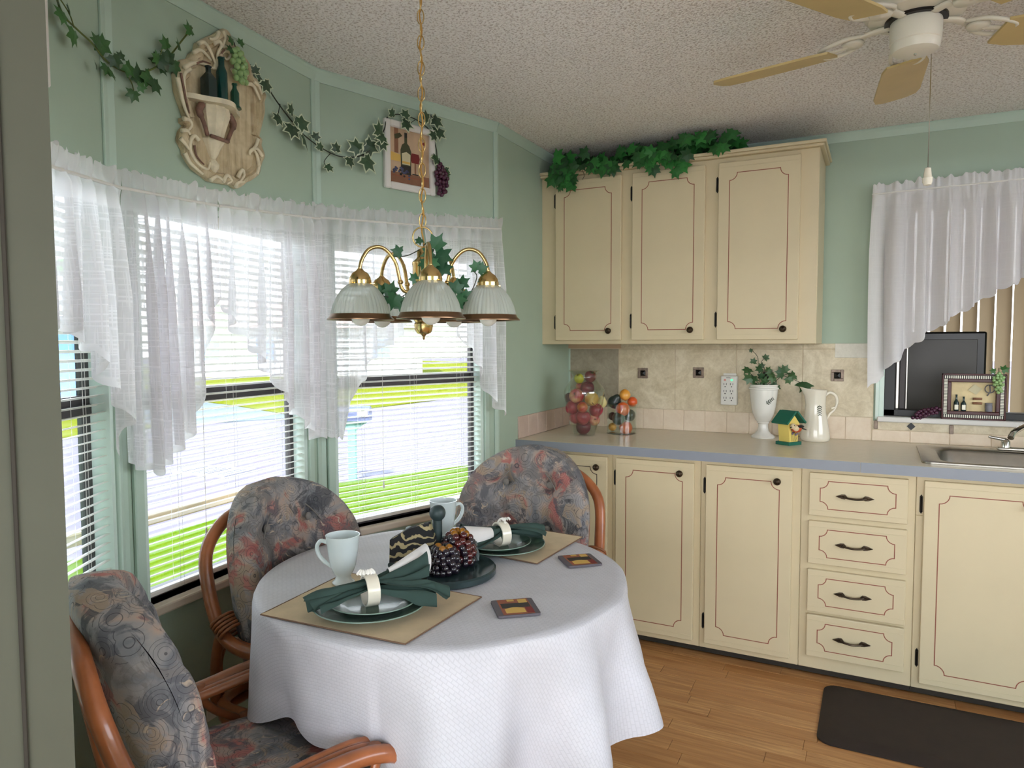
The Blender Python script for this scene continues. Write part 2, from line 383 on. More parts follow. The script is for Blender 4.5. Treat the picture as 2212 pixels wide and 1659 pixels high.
def m_leaf(name, a, b, rim=None):
    t = NT(name); oi = t.node('ShaderNodeObjectInfo'); c = t.ramp(oi.outputs['Random'], [(0, a), (1, b)])
    v = t.coords('Object'); n = t.noise(v, 60, 3); c = t.mix(t.ramp(n.outputs[0], [(.35, (0, 0, 0, 1)), (.7, (.35, .35, .35, 1))]), c, (96, 130, 84))
    if rim:
        at = t.node('ShaderNodeAttribute', attribute_name='edge'); c = t.mix(t.ramp(at.outputs['Fac'], [(.74, (0, 0, 0, 1)), (.84, (1, 1, 1, 1))]), c, rim)
    t.set(color=c, rough=.42)
m_leaf('ivy', (16, 56, 26), (50, 106, 42)); m_leaf('ivy_deep', (14, 62, 30), (44, 136, 52)); m_leaf('ivy_var', (34, 52, 40), (54, 82, 58), (206, 216, 186)); m_leaf('ivy_lamp', (18, 76, 54), (50, 110, 74)); m_leaf('ivy_urn', (24, 66, 36), (72, 104, 60))
def m_plaque():
    t = NT('plaque'); v = t.coords('Object', (34, 34, 3)); n = t.noise(v, 1.2, 5, .6); v2 = t.coords('Object'); n2 = t.noise(v2, 30, 4)
    t.set(color=t.mix(.3, t.ramp(n.outputs[0], [(.32, (150, 128, 98)), (.5, (206, 188, 152)), (.7, (226, 210, 178))]), t.ramp(n2.outputs[0], [(.4, (180, 158, 124)), (.6, (226, 212, 182))])), rough=.6)
    t.bump(n2.outputs[0], .25, .004)
m_plaque(); simple('plaque_pale', (232, 220, 192), .6, var=.14, vscale=30, bump=.3, bscale=60); simple('plaque_brown', (128, 96, 82), .6, var=.35, vscale=40)
def m_shade():
    # ribbed pressed glass bell: glossy, milky and partly clear
    t = NT('shade_glass'); t.set(color=(214, 220, 214), rough=.16, coat=.5)
    tl = t.node('ShaderNodeBsdfTranslucent', ins={0: lin((226, 232, 226))}); tr = t.node('ShaderNodeBsdfTransparent', ins={0: (.93, .96, .94, 1)})
    m1 = t.node('ShaderNodeMixShader', ins={0: .4, 1: t.b.outputs[0], 2: tl.outputs[0]}); m2 = t.node('ShaderNodeMixShader', ins={0: .36, 1: m1.outputs[0], 2: tr.outputs[0]}); t.l.new(m2.outputs[0], t.out.inputs[0])
m_shade(); simple('bulb', (238, 236, 228), .2, sss=.0)
def m_grass(name, a, b, c):
    t = NT(name); v = t.coords('World'); n = t.noise(v, 1.6, 6, .7); n2 = t.noise(v, 14, 4, .7)
    t.set(color=t.mix(.45, t.ramp(n.outputs[0], [(.35, a), (.55, b), (.7, c)]), t.ramp(n2.outputs[0], [(.35, a), (.65, b)])), rough=.9, spec=0.0)
m_grass('grass', (50, 68, 6), (64, 84, 10), (80, 88, 18)); m_grass('grass_far', (72, 80, 12), (84, 88, 18), (98, 92, 30))
def m_napkin():
    t = NT('napkin_print'); v = t.coords('Object'); w = t.node('ShaderNodeTexWave', wave_type='RINGS', ins={'Vector': v, 'Scale': 13.0, 'Distortion': 9.0, 'Detail': 2.0, 'Detail Scale': 2.0})
    t.set(color=t.ramp(w.outputs[0], [(.7, (28, 28, 30)), (.82, (176, 160, 120))]), rough=.8)
m_napkin()
# ---------------- room shell ----------------
ZCEIL = 2.279; ZC = .878
class Panel:
    def __init__(s, a, b):
        s.a = Vector((a[0], a[1], 0)); s.b = Vector((b[0], b[1], 0)); d = s.b - s.a; s.L = d.length; s.u = d / s.L
        s.n = Vector((-s.u.y, s.u.x, 0)); s.ang = math.atan2(s.u.y, s.u.x); s.M = Matrix.Translation(s.a) @ Matrix.Rotation(s.ang, 4, 'Z')
    def px(s, x, y, off=0.0):
        """pixel -> (u, z) on the vertical plane at local depth off"""
        v = ray(x, y); t = ((s.a + s.n * off) - CAM).dot(s.n) / v.dot(s.n); p = CAM + v * t
        return (p - s.a).dot(s.u), p.z
    def w(s, u, y, z): return s.M @ Vector((u, y, z))
PA0 = Vector((-.943, -2.51)); PB = Vector((-1.024, -1.697)); PCn = Vector((-.757, -.868)); PD = Vector((-.772, 0))
P1 = Panel(PA0 + Vector((.511, -.86)) * .95, PA0); P2 = Panel(PA0, PB); P3 = Panel(PB, PCn); P4 = Panel(PCn, PD)
PBK = Panel(PD, (2.7, 0))
def wall_bm(L, H, holes, th=.12, x0=0.0, jamb=None):
    m = MB(); xs = sorted({x0, L} | {h[0] for h in holes} | {h[1] for h in holes}); zs = sorted({0, H} | {h[2] for h in holes} | {h[3] for h in holes})
    for a, b in zip(xs, xs[1:]):
        for c, d in zip(zs, zs[1:]):
            if not any(h[0] <= (a + b) / 2 <= h[1] and h[2] <= (c + d) / 2 <= h[3] for h in holes): m.box(a, b, 0, th, c, d)
    return m
def wall(name, P, holes=(), th=.12, x0=0.0, L=None):
    o = wall_bm(L or P.L, ZCEIL, holes, th, x0).build(name, 'wall_green'); o.location = P.a; o.rotation_euler = (0, 0, P.ang); return struct(o)
WZ0, WZ1 = .64, 1.715
H1 = (.22, P1.L - .02); H2 = (.066, .742); H3 = (.055, .79)
w1 = wall('wall_bay_near', P1, [(H1[0], H1[1], WZ0, WZ1)], .072); w2 = wall('wall_bay_middle', P2, [(H2[0], H2[1], WZ0, WZ1)], .072); w3 = wall('wall_bay_far', P3, [(H3[0], H3[1], WZ0, WZ1)], .072)
w4 = wall('wall_side', P4)
BKH = (.762 + .772, 1.78 + .772, .99, 1.97)
wb = wall('wall_back', PBK, [BKH], th=.1)
# near partition whose end shows at the picture's edge
E0 = at_d(130, 830, .86)
_h = Vector((E0.x - CAM.x, E0.y - CAM.y)).normalized(); _h = Vector((-_h.y, _h.x))
PP = Panel((E0.x + _h.x * .62, E0.y + _h.y * .62), (E0.x, E0.y))
wl_ = wall('wall_left', PP, th=.09); wl_.data.materials[0] = MAT['wall_olive_shaded']  # olive darkened so the colour itself carries the partition's shade
m = MB(); m.bev(PP.L - .052, PP.L - .047, -.004, 0, .01, ZCEIL - .01, .001, 1); m.build('batten', 'toe_dark', wl_)
_e = PP.a
m = MB(); m.box(-1.6, -1.5, -6.2, _e.y, 0, ZCEIL); m.box(-1.6, _e.x, _e.y, _e.y + .1, 0, ZCEIL); struct(m.build('wall_living_shade', 'wall_green'))  # unseen wall, added to keep light off the partition face
m = MB(); m.box(-1.5, 3.2, -6.2, -3.95, -.002, .004); struct(m.build('floor_bounce', 'carpet_bounce'))  # unseen pale floor, added to bounce sunlight onto ceiling and cabinets
wall_r = wall_bm(4.9, ZCEIL, [(1.3, 4.6, 0.4, 2.15)]).build('wall_rear_fill', 'wall_green'); wall_r.location = (-1.6, -6.3, 0); struct(wall_r)  # unseen wall, added to narrow the fill light from behind the camera
wall_rt = wall_bm(6.3, ZCEIL, [(1.2, 3.9, 1.05, 2.15)]).build('wall_right_fill', 'wall_green'); wall_rt.location = (3.2, .1, 0); wall_rt.rotation_euler = (0, 0, -PI / 2); struct(wall_rt)  # unseen wall; its window opening is added to brighten the bay walls
BAYP = [(3.3, -6.3), (3.3, .1), (-.86, .1), (-.86, -.87), (-1.14, -1.69), (-1.06, -2.55), (-.72, -3.2), (-1.6, -3.7), (-1.6, -6.3)]
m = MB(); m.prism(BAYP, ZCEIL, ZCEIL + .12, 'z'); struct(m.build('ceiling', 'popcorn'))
# floor: slab and strips
m = MB(); m.prism(BAYP, -.1, -.004, 'z'); fl = struct(m.build('floor', 'plank'))
random.seed(3); PM = {}; PWD = .066
for L in (28, 36, 44, 52, 60):
    mm = MB(); mm.bev(0, L / 100 - .0012, 0, PWD - .0012, -.006, 0, .0008, 1); PM[L] = mm.mesh('plank', 'plank')
npl = 0; y = -.60
while y > -2.85:
    x = -.75 + random.uniform(-.3, 0)
    if y < -1.5: x = max(x, -.35 + random.uniform(-.3, 0))
    while x < 1.9:
        L = random.choice((28, 36, 44, 52, 60))
        if npl < 290: link('plank', PM[L], fl, (x, y - PWD, 0)); npl += 1
        x += L / 100
    y -= PWD
# crown mouldings
def crown(name, P, a=0.0, b=None, h=.036, d=.02):
    b = P.L if b is None else b; m = MB()
    prof = [(0, ZCEIL - h - .006), (-.004, ZCEIL - h - .006), (-.006, ZCEIL - h), (-d * .7, ZCEIL - h * .45), (-d, ZCEIL - .006), (-d, ZCEIL - .0005), (0, ZCEIL - .0005)]
    n = len(prof); vs = [(u, p[0], p[1]) for u in (a, b) for p in prof]
    fs = [(i, (i + 1) % n, (i + 1) % n + n, i + n) for i in range(n)] + [tuple(range(n))[::-1], tuple(range(n, 2 * n))]
    m.add(vs, fs); o = m.build(name, 'trim_green'); o.location = P.a; o.rotation_euler = (0, 0, P.ang); return struct(o)
crown('trim_1', P1, .1); crown('trim_2', P2); crown('trim_3', P3); crown('trim_4', P4); crown('trim_5', PBK)
# corner battens and casing posts
def batten(name, P, u0, u1, z0, z1, d=.007, mat='trim_green'):
    m = MB(); m.bev(u0, u1, -d, 0, z0, z1, .0015, 1); o = m.build(name, mat); o.location = P.a; o.rotation_euler = (0, 0, P.ang); return struct(o)
batten('trim_6', P2, .0, .022, .1, ZCEIL - .04); batten('trim_7', P3, -.002, .02, .1, ZCEIL - .04); batten('trim_8', P2, P2.L - .02, P2.L, .1, ZCEIL - .04)
batten('trim_9', P3, P3.L - .016, P3.L + .002, .1, ZCEIL - .04); batten('trim_10', P4, .0, .014, .1, ZCEIL - .04); batten('trim_11', P1, P1.L - .02, P1.L, .1, ZCEIL - .04)
batten('trim_12', P4, P4.L - .012, P4.L, ZC, ZCEIL - .04, .01)
# baseboards
for nm, P in (('baseboard_near', P1), ('baseboard_middle', P2), ('baseboard_far', P3), ('baseboard_side', P4)): batten(nm, P, 0, P.L - .02, 0, .08, .01)
# ---------------- bay windows ----------------
def window(name, P, H):
    a, b = H; w = link(name, None, None, P.a, (0, 0, P.ang)); struct(w); zr = 1.162
    def part(n, mat, fn, smooth=False): m = MB(); fn(m); return m.build(n, mat, w, smooth)
    jm = .016
    part('jamb', 'jamb_green', lambda m: m.box(a, a + jm, -.002, .066, WZ0, WZ1)); part('jamb', 'jamb_green', lambda m: m.box(b - jm, b, -.002, .066, WZ0, WZ1)); part('head_jamb', 'jamb_green', lambda m: m.box(a, b, -.002, .066, WZ1 - jm, WZ1))
    for u0, u1 in ((a - .03, a), (b, min(b + .026, P.L - .002))): part('casing', 'trim_green', lambda m: m.bev(u0, u1, -.014, 0, WZ0, WZ1 + .03, .003, 1))
    part('window_sill', 'sill_cream', lambda m: m.bev(a - .03, b + .026, -.03, .07, WZ0 - .026, WZ0, .005, 2))
    a2, b2 = a + jm, b - jm; fw = .017
    part('side_frame', 'frame_dark', lambda m: m.box(a2, a2 + fw, .044, .066, WZ0, WZ1 - jm)); part('side_frame', 'frame_dark', lambda m: m.box(b2 - fw, b2, .044, .066, WZ0, WZ1 - jm))
    part('bottom_rail', 'frame_dark', lambda m: m.box(a2, b2, .04, .066, WZ0, WZ0 + .022)); part('top_rail', 'frame_dark', lambda m: m.box(a2, b2, .04, .066, WZ1 - jm - .02, WZ1 - jm))
    mr = part('meeting_rail', 'frame_dark', lambda m: (m.box(a2, b2, .04, .056, zr - .004, zr + .022), m.box(a2, b2, .048, .066, zr + .022, zr + .044)))
    part('glass_pane', 'window_glass', lambda m: m.box(a2 + fw, b2 - fw, .05, .0525, WZ0 + .02, zr)); part('glass_pane', 'window_glass', lambda m: m.box(a2 + fw, b2 - fw, .058, .0605, zr + .04, WZ1 - jm - .02))
    return w
window('window_1', P1, H1); window('window_2', P2, H2); window('window_3', P3, H3)
# ---------------- mini blinds ----------------
def blind(P, H, label):
    a, b = H[0] + .012, H[1] - .012; L = b - a
    t = thing('mini_blind', label, 'blind', P.w((a + b) / 2, .018, WZ0), P.ang, 'mini blinds in the bay windows')
    m = MB(); m.bev(-L / 2, L / 2, -.014, .014, WZ1 - .05 - WZ0, WZ1 - .018 - WZ0, .002, 1); m.build('head_rail', 'blind_white', t)
    sl = MB(); til = math.radians(-17)
    prof = [(-.0125, -.0018), (-.006, .0008), (0, .0016), (.006, .0008), (.0125, -.0018)]
    c, s_ = math.cos(til), math.sin(til); pr = [(y * c - z * s_, y * s_ + z * c) for y, z in prof]
    vs = [(x, y, z) for x in (-L / 2, -L / 6, L / 6, L / 2) for y, z in pr]; fs = [(i * 5 + k, i * 5 + k + 1, i * 5 + k + 6, i * 5 + k + 5) for i in range(3) for k in range(4)]
    sl.add(vs, fs); me = sl.mesh('slat', 'blind_white', True)
    z = .05; n = 0
    while z < WZ1 - .06 - WZ0: link('slat', me, t, (0, 0, z)); z += .0215; n += 1
    m = MB(); m.bev(-L / 2, L / 2, -.012, .012, .016, .03, .004, 2); m.build('bottom_rail', 'blind_white', t)
    for u in (-L / 2 + .11, 0, L / 2 - .11):
        m = MB()
        for yy in (-.0135, .0135): m.tube([(u, yy, .02), (u, yy, WZ1 - .05 - WZ0)], .0006, 4)
        m.tube([(u + .012, -.0135, .02), (u + .012, -.0135, WZ1 - .05 - WZ0)], .0005, 4); m.build('ladder_cord', 'cord_white', t)
    m = MB(); u = -L / 2 + .2; m.tube([(u, -.02, .16), (u, -.02, WZ1 - .05 - WZ0)], .0009, 5); m.lathe([(.0001, .13), (.004, .135), (.0022, .16), (.0001, .162)], 8, T(u, -.02, 0)); m.build('pull_cord', 'cord_white', t)
blind(P1, H1, 'white slatted mini blind in the bay window beside the partition'); blind(P2, H2, 'white slatted mini blind in the middle bay window below the plaque'); blind(P3, H3, 'white slatted mini blind in the bay window below the wine picture')
# ---------------- back window (pass-through into the sunroom) ----------------
w = link('window_4', None); struct(w)
xa, xb, za, zb = .762, 1.78, .99, 1.97
def wp(n, mat, x0, x1, y0, y1, z0, z1, bv=.002): m = MB(); m.bev(x0, x1, y0, y1, z0, z1, bv, 1); return m.build(n, mat, w)
wp('casing', 'jamb_green', xa - .03, xa - .014, -.016, 0, za - .01, zb); wp('casing', 'jamb_green', xa - .014, xa + .006, -.01, .09, za, zb)
wp('casing', 'jamb_green', xa - .03, xb + .03, -.014, 0, zb, zb + .03); wp('window_sill', 'white_paint', xa - .02, xb + .02, -.026, .1, za - .022, za + .002, .004)
wp('frame', 'black', xa + .006, xa + .05, .03, .1, za, zb); wp('frame', 'black', xa + .006, xb, .03, .1, za + .002, za + .032); wp('frame', 'black', xb - .04, xb, .03, .1, za, zb); wp('frame', 'black', xa, xb, .03, .1, zb - .04, zb)
wp('sash_edge', 'steel', xa + .053, xa + .066, .075, .1, za + .032, zb - .04); wp('sash_edge', 'frame_dark', xa + .068, xa + .09, .075, .1, za + .032, zb - .04); wp('sash_edge', 'steel', xa + .092, xa + .1, .075, .1, za + .032, zb - .04)
# sunroom behind it
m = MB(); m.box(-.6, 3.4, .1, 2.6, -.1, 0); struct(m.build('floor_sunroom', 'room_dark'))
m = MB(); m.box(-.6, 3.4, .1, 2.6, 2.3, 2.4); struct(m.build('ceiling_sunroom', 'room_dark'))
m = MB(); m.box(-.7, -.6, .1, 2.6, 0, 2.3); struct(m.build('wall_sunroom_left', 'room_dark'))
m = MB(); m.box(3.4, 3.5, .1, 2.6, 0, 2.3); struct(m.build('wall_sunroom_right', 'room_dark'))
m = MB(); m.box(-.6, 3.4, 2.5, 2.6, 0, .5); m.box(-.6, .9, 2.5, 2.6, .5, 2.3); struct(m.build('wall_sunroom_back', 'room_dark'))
vb = thing('vertical_blind', 'pale vertical blind glowing with daylight behind the kitchen window', 'blind', (1.5, 1.0, .55))
m = MB(); m.bev(-.95, 1.2, -.03, .03, 1.62, 1.66, .004, 1); m.build('head_rail', 'white_plastic', vb)
sl = MB(); n = 6
sl.grid(lambda u, v: ((u - .5) * .089, .006 * math.cos((u - .5) * PI) - .006, v * 1.62), n, 1); vme = sl.mesh('vane', 'vane_fabric' if 'vane_fabric' in MAT else 'cream', True)
for k in range(28): link('vane', vme, vb, (-.93 + k * .077, 0, 0), (0, 0, math.radians(-46)))
tv = thing('television', 'black flat television standing in the sunroom behind the window', 'television', (0.93, .72, .5))
m = MB(); m.bev(-.30, .30, -.03, .03, .22, .88, .01, 2); m.build('bezel', 'tv_black', tv); m = MB(); m.bev(-.26, .26, -.034, -.028, .27, .84, .002, 1); m.build('screen', 'tv_screen', tv)
m = MB(); m.bev(-.2, .2, -.12, .12, 0, .02, .006, 1); m.box(-.04, .04, -.02, .02, .02, .24); m.build('stand', 'tv_black', tv)
tb = thing('tv_table', 'dark low table carrying the television in the sunroom', 'table', (0.93, .72, 0))
m = MB(); m.bev(-.4, .4, -.2, .2, .46, .5, .005, 1); m.build('table_top', 'wood_dark', tb)
for sx in (-1, 1):
    for sy in (-1, 1): m = MB(); m.box(sx * .36 - .02, sx * .36 + .02, sy * .16 - .02, sy * .16 + .02, 0, .46); m.build('leg', 'wood_dark', tb)
# ---------------- backsplash tiles ----------------
def tiles(root, me_fn, items):
    for it in items: me_fn(it)
def tilebox(parent, name, mat, x0, x1, z0, z1, d=.008, g=.0012, M=None):
    m = MB(); m.bev(x0 + g, x1 - g, -d, 0, z0 + g, z1 - g, .0012, 1); return m.build(name, mat, parent)
bo = -PD.x   # wall_back local x = world x + bo
m = MB(); m.box(0, .726 + bo, -.005, 0, ZC - .002, 1.321); m.box(.726 + bo, 2.6 + bo, -.005, 0, ZC - .002, .97); m.build('grout_bed', 'grout', wb)
xs = [-.772, -.486, -.183, .119, .423, .726]
for i, (a, b) in enumerate(zip(xs, xs[1:])):
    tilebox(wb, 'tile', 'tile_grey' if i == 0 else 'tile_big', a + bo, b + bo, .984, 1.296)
    if i > 0: tilebox(wb, 'tile', 'tile_big', a + bo, b + bo, 1.296, 1.321)
tilebox(wb, 'tile', 'tile_pale', .56 + bo, .728 + bo, 1.255, 1.323, .0095)
x = -.772 + .102
tilebox(wb, 'tile', 'tile_small', 0, x + bo, ZC, .984)
while x < .70: tilebox(wb, 'tile', 'tile_small', x + bo, min(x + .1068, .722) + bo, ZC, .984); x += .1068
x = .722
while x < 2.5: tilebox(wb, 'tile', 'tile_small', x + bo, x + .152 + bo, ZC, .93); tilebox(wb, 'tile', 'tile_big', x + bo, x + .304 + bo, .93, .968) if int(round((x - .722) / .152)) % 2 == 0 else None; x += .152
m = MB(); m.box(0, .30, -.012, 0, 1.298, 1.3205); m.build('under_cabinet_strip', 'pink_strip', wb)
y = 0
for k in range(6):
    L = P4.L; tilebox(w4, 'tile', 'tile_wall4', L - .656 + k * .1085, L - .656 + (k + 1) * .1085, ZC, .984)
def deco(x, z, where, s=.027):
    t = thing('accent_tile', 'small pewter square accent tile with dark centre ' + where, 'tile', (x, -.008, z), 0, 'pewter accent tiles on the backsplash')
    for k in range(4):
        m = MB(); m.bev(-s, s - .013, -.006, 0, s - .013, s, .0015, 1, RY(k * PI / 2)); m.build('border', 'deco_pewter', t)
    m = MB(); q = s - .013; m.add([(-q, -.001, -q), (q, -.001, -q), (q, -.001, q), (-q, -.001, q), (0, -.009, 0)], [(0, 1, 4), (1, 2, 4), (2, 3, 4), (3, 0, 4)]); m.build('stud', 'black', t)
for px, wh in (((1389, 806), 'above the straight glass of citrus'), ((1509, 805), 'next to the surge protector'), ((1656, 810), 'behind the ivy of the urn'), ((1809, 811), 'between the pitcher and the kitchen curtain')): p = on_y(px[0], px[1], -.008); deco(p.x, p.z, wh)
p = on_y(1968, 921, -.008); t = tag(MB().prism([(0, -.017), (.017, 0), (0, .017), (-.017, 0)], -.004, 0).build('diamond_tile', 'black', None, False, (p.x, -.008, p.z)), 'small black diamond accent tile under the kitchen window', 'tile')
for i, px in enumerate(((2055, 928), (1892, 917))):
    p = on_y(px[0], px[1], -.008); tag(MB().bev(-.008, .008, -.006, 0, -.02, .02, .002, 1).build('strip_tile', 'deco_pewter', None, False, (p.x, -.008, p.z)), ('narrow upright pewter accent tile under the shadow box frame', 'narrow upright pewter accent tile at the window casing corner')[i], 'tile')
# ---------------- cabinets ----------------
def notch_path(x0, x1, z0, z1, r=.032, n=6):
    pts = []
    for cx, cz, a0 in ((x0, z0, PI / 2), (x1, z0, PI), (x1, z1, 3 * PI / 2), (x0, z1, 2 * PI)):
        for k in range(n + 1):
            a = a0 - (PI / 2) * k / n
            pts.append((cx + r * math.cos(a), cz + r * math.sin(a)))
    return pts
def slab(m, w, h, t=.02):
    m.bev(0, w, -t, 0, 0, h, .003, 2)
    for z in (.022, h - .022): m.bev(.001, w - .001, -t - .0008, -t + .001, z - .001, z + .001, .0004, 1)
def knob(parent, x, y, z):
    M_ = T(x, y, z) @ RX(PI / 2)
    m = MB(); m.lathe([(.0001, 0), (.008, 0), (.006, .004), (.005, .008), (.011, .012), (.0145, .018), (.0145, .022), (.011, .028), (.005, .031), (.0001, .0315)], 18, M_)
    for k in (-1, 0, 1): m.tube([Vector(M_ @ Vector((k * .006 + .003 * math.sin(t * 3), (t - .5) * .022, .0318 - .006 * (abs(t - .5) * 2) ** 2 - abs(k) * .002))) for t in [i / 6 for i in range(7)]], .0012, 4)
    m.build('knob', 'bronze', parent, 50)
def hinge(parent, x, y, z, name='hinge'):
    m = MB(); m.prism([(-.005, -.028), (0, -.036), (.005, -.028), (.005, .028), (0, .036), (-.005, .028)], y - .003, y, M=T(x, 0, z)); m.tube([(x, y - .004, z - .024), (x, y - .004, z + .024)], .0032, 8)
    for s in (-1, 1): m.ball((x, y - .004, z + s * .027), .004, 8, 6)
    m.build(name, 'iron_black', parent)
def cab_door(root, x0, x1, z0, z1, y, kx, kz, hin='l', gm='groove_red', inset=(.048, .048)):
    w_, h_ = x1 - x0, z1 - z0; d = link('door', None, root, (x0, y, z0))
    m = MB(); slab(m, w_, h_); m.build('door_panel', 'cream', d)
    m = MB(); m.strip(notch_path(inset[0], w_ - inset[0], inset[1], h_ - inset[1]), .0032, -.0206); m.build('groove', gm, d)
    knob(d, kx - x0, -.02, kz - z0)
    for hz in (z0 + .09, z1 - .09): hinge(d, -.008, 0, hz - z0)
    return d
# wall cabinet
ZUB, ZUT, YU = 1.321, 2.139, -.367
uc = thing('wall_cabinet', 'cream three-door wall cabinet hung above the worktop', 'cabinet', (0, 0, ZUB))
H = ZUT - ZUB
m = MB(); m.bev(-.768, .505, YU, -.012, 0, H, .003, 1); m.build('body', 'cream', uc)
m = MB(); m.bev(-.768, .523, YU - .022, 0, H, H + .012, .003, 1); m.bev(-.768, .531, YU - .03, 0, H + .012, H + .026, .004, 2); m.build('cornice', 'cream', uc)
for x0, x1, kx in ((-.686, -.349, -.405), (-.296, .039, -.017), (.097, .434, .376)):
    cab_door(uc, x0, x1, 1.34 - ZUB, 2.114 - ZUB, YU, kx, 1.385 - ZUB)
# base cabinets, one unit per bay
YF = -.641; ZLB, ZLT = .066, .823; ZB0 = .04
def unit(x0, x1, label, ztop=.838):
    t = thing('base_cabinet', label, 'cabinet', (x0, 0, 0), 0, 'cream base cabinets under the worktop')
    w_ = x1 - x0; m = MB(); m.bev(.0005, w_ - .0005, YF, -.015, ZB0, ztop, .002, 1); (m.bev(.0005, w_ - .0005, YF, YF + .02, ztop, .838, .002, 1) if ztop < .8 else None); m.build('body', 'cream', t)
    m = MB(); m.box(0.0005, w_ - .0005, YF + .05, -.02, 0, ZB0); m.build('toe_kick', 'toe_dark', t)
    return t
G = [-.752, -.295, .092, .483, .876, 1.32, 1.80, 2.6]
t = unit(G[0], G[1], 'cream base cabinet with dark outlined door in the corner behind chair'); cab_door(t, .11, G[1] - G[0] - .02, ZLB, ZLT, YF, G[1] - G[0] - .066, .777, gm='groove_dark')
t = unit(G[1], G[2], 'cream base cabinet with single door next to the corner unit'); cab_door(t, .019, .362, ZLB, ZLT, YF, .305, .779)
t = unit(G[2], G[3], 'cream base cabinet with single door beside the drawer stack'); cab_door(t, .024, .36, ZLB, ZLT, YF, .305, .779)
t = unit(G[3], G[4], 'cream drawer unit with four leaf-handled drawers'); t['group'] = 'cream base cabinets under the worktop'
def drawer(root, x0, x1, z0, z1):
    w_, h_ = x1 - x0, z1 - z0; d = link('drawer', None, root, (x0, YF, z0)); m = MB(); slab(m, w_, h_); m.build('drawer_front', 'cream', d)
    m = MB(); m.strip(notch_path(.04, w_ - .04, .03, h_ - .03, .028), .0032, -.0206); m.build('groove', 'groove_red', d)
    m = MB(); cx, cz = w_ / 2 - .008, h_ / 2
    m.tube(catmull([(cx - .04, -.024, cz), (cx - .03, -.036, cz - .001), (cx, -.042, cz - .003), (cx + .03, -.036, cz - .001), (cx + .04, -.024, cz)], 5), [.0045] * 4 + [.004] * 13 + [.0045] * 4, 8)
    for s in (-1, 1):
        leafp = [(.026, 0), (.034, .009), (.046, .008), (.066, 0), (.046, -.008), (.034, -.009)]
        lp = [(cx + s * a, cz + b) for a, b in leafp]; m.prism(lp if s > 0 else lp[::-1], -.0265, -.0205); m.tube([(cx + s * .03, -.027, cz), (cx + s * .062, -.027, cz)], .0018, 5)
    m.build('handle', 'bronze', d)
for z0, z1 in ((.655, .823), (.465, .634), (.274, .442), (.095, .262)): drawer(t, .03, .368, z0, z1)
t = unit(G[4], G[5], 'cream base cabinet below the sink with chipped groove by knob', .69); d = cab_door(t, .025, .40, ZLB, ZLT, YF, .352, .764)
m = MB(); m.prism([(.302, .700), (.316, .702), (.324, .688), (.336, .676), (.338, .668), (.322, .666), (.308, .682)], -.0212, -.0204); m.build('chipped_edge', 'print_brown', d)
t = unit(G[5], G[6], 'cream base cabinet right of the sink cabinet', .69); cab_door(t, .03, .44, ZLB, ZLT, YF, .37, .764)
t = unit(G[6], G[7], 'cream end base cabinet beyond the sink run'); cab_door(t, .03, .70, ZLB, ZLT, YF, .6, .764)
# worktop
ct = thing('worktop', 'long beige laminate worktop with blue-grey front edge', 'worktop', (0, 0, ZC - .04))
YT = -.676; sx0, sx1, sy0, sy1 = .945, 1.655, -.575, -.13
m = MB()
for a, b, c, d in ((-.77, sx0, YT, -.008), (sx1, 2.6, YT, -.008), (sx0, sx1, YT, sy0), (sx0, sx1, sy1, -.008)): m.box(a, b, c, d, 0, .04)
m.build('top', 'counter', ct)
m = MB(); m.bev(-.77, .69, YT - .002, YT + .001, 0.001, .0395, .0008, 1); m.build('edge_band', 'counter_edge', ct); m = MB(); m.bev(.691, 2.6, YT - .002, YT + .001, 0.001, .0395, .0008, 1); m.build('edge_band', 'counter_edge', ct)
# sink
sk = thing('sink', 'stainless steel kitchen sink set into the worktop', 'sink', (1.30, -.353, ZC))
def rrect(hx, hy, r, n=6):
    P = []
    for cx, cy, a0 in ((hx - r, hy - r, 0), (-hx + r, hy - r, PI / 2), (-hx + r, -hy + r, PI), (hx - r, -hy + r, 3 * PI / 2)):
        P += [(cx + r * math.cos(a0 + PI / 2 * k / n), cy + r * math.sin(a0 + PI / 2 * k / n)) for k in range(n + 1)]
    return P
def loft(loops, M=None):
    m = MB(); n = len(loops[0]); vs = [p for L in loops for p in L]; fs = [(i * n + k, i * n + (k + 1) % n, (i + 1) * n + (k + 1) % n, (i + 1) * n + k) for i in range(len(loops) - 1) for k in range(n)]
    fs.append(tuple((len(loops) - 1) * n + k for k in range(n))); return m.add(vs, fs, M)
L = lambda hx, hy, r, z, oy=0: [(x, y + oy, z) for x, y in rrect(hx, hy, r)]
m = loft([L(.405, .25, .03, .001), L(.405, .25, .03, .006), L(.395, .24, .03, .0085), L(.345, .185, .06, .0065, -.03), L(.337, .177, .07, -.004, -.03), L(.32, .16, .08, -.15, -.03), L(.26, .11, .08, -.165, -.03)]); m.build('basin', 'steel', sk, 50)
m = MB(); m.lathe([(.0001, .001), (.03, .001), (.034, .003), (.03, .004)], 18, T(0, -.03, -.166)); m.build('drain', 'chrome', sk, True)
m = MB(); m.bev(-.12, .12, .185, .225, .008, .022, .006, 2); m.tube(catmull([(0, .205, .02), (0, .205, .07), (0, .19, .10), (-.04, .13, .115), (-.085, .05, .10), (-.10, .02, .08)], 6), [.014] * 6 + [.011] * 25, 12); m.build('faucet', 'chrome', sk, 50)
for s in (-1, 1): m = MB(); m.lathe([(.018, .02), (.016, .045), (.008, .055), (.0001, .056)], 14, T(s * .09, .205, 0)); m.tube([(s * .09, .205, .05), (s * .15, .19, .062)], [.008, .005], 8); m.build('tap_handle', 'chrome', sk, 50)
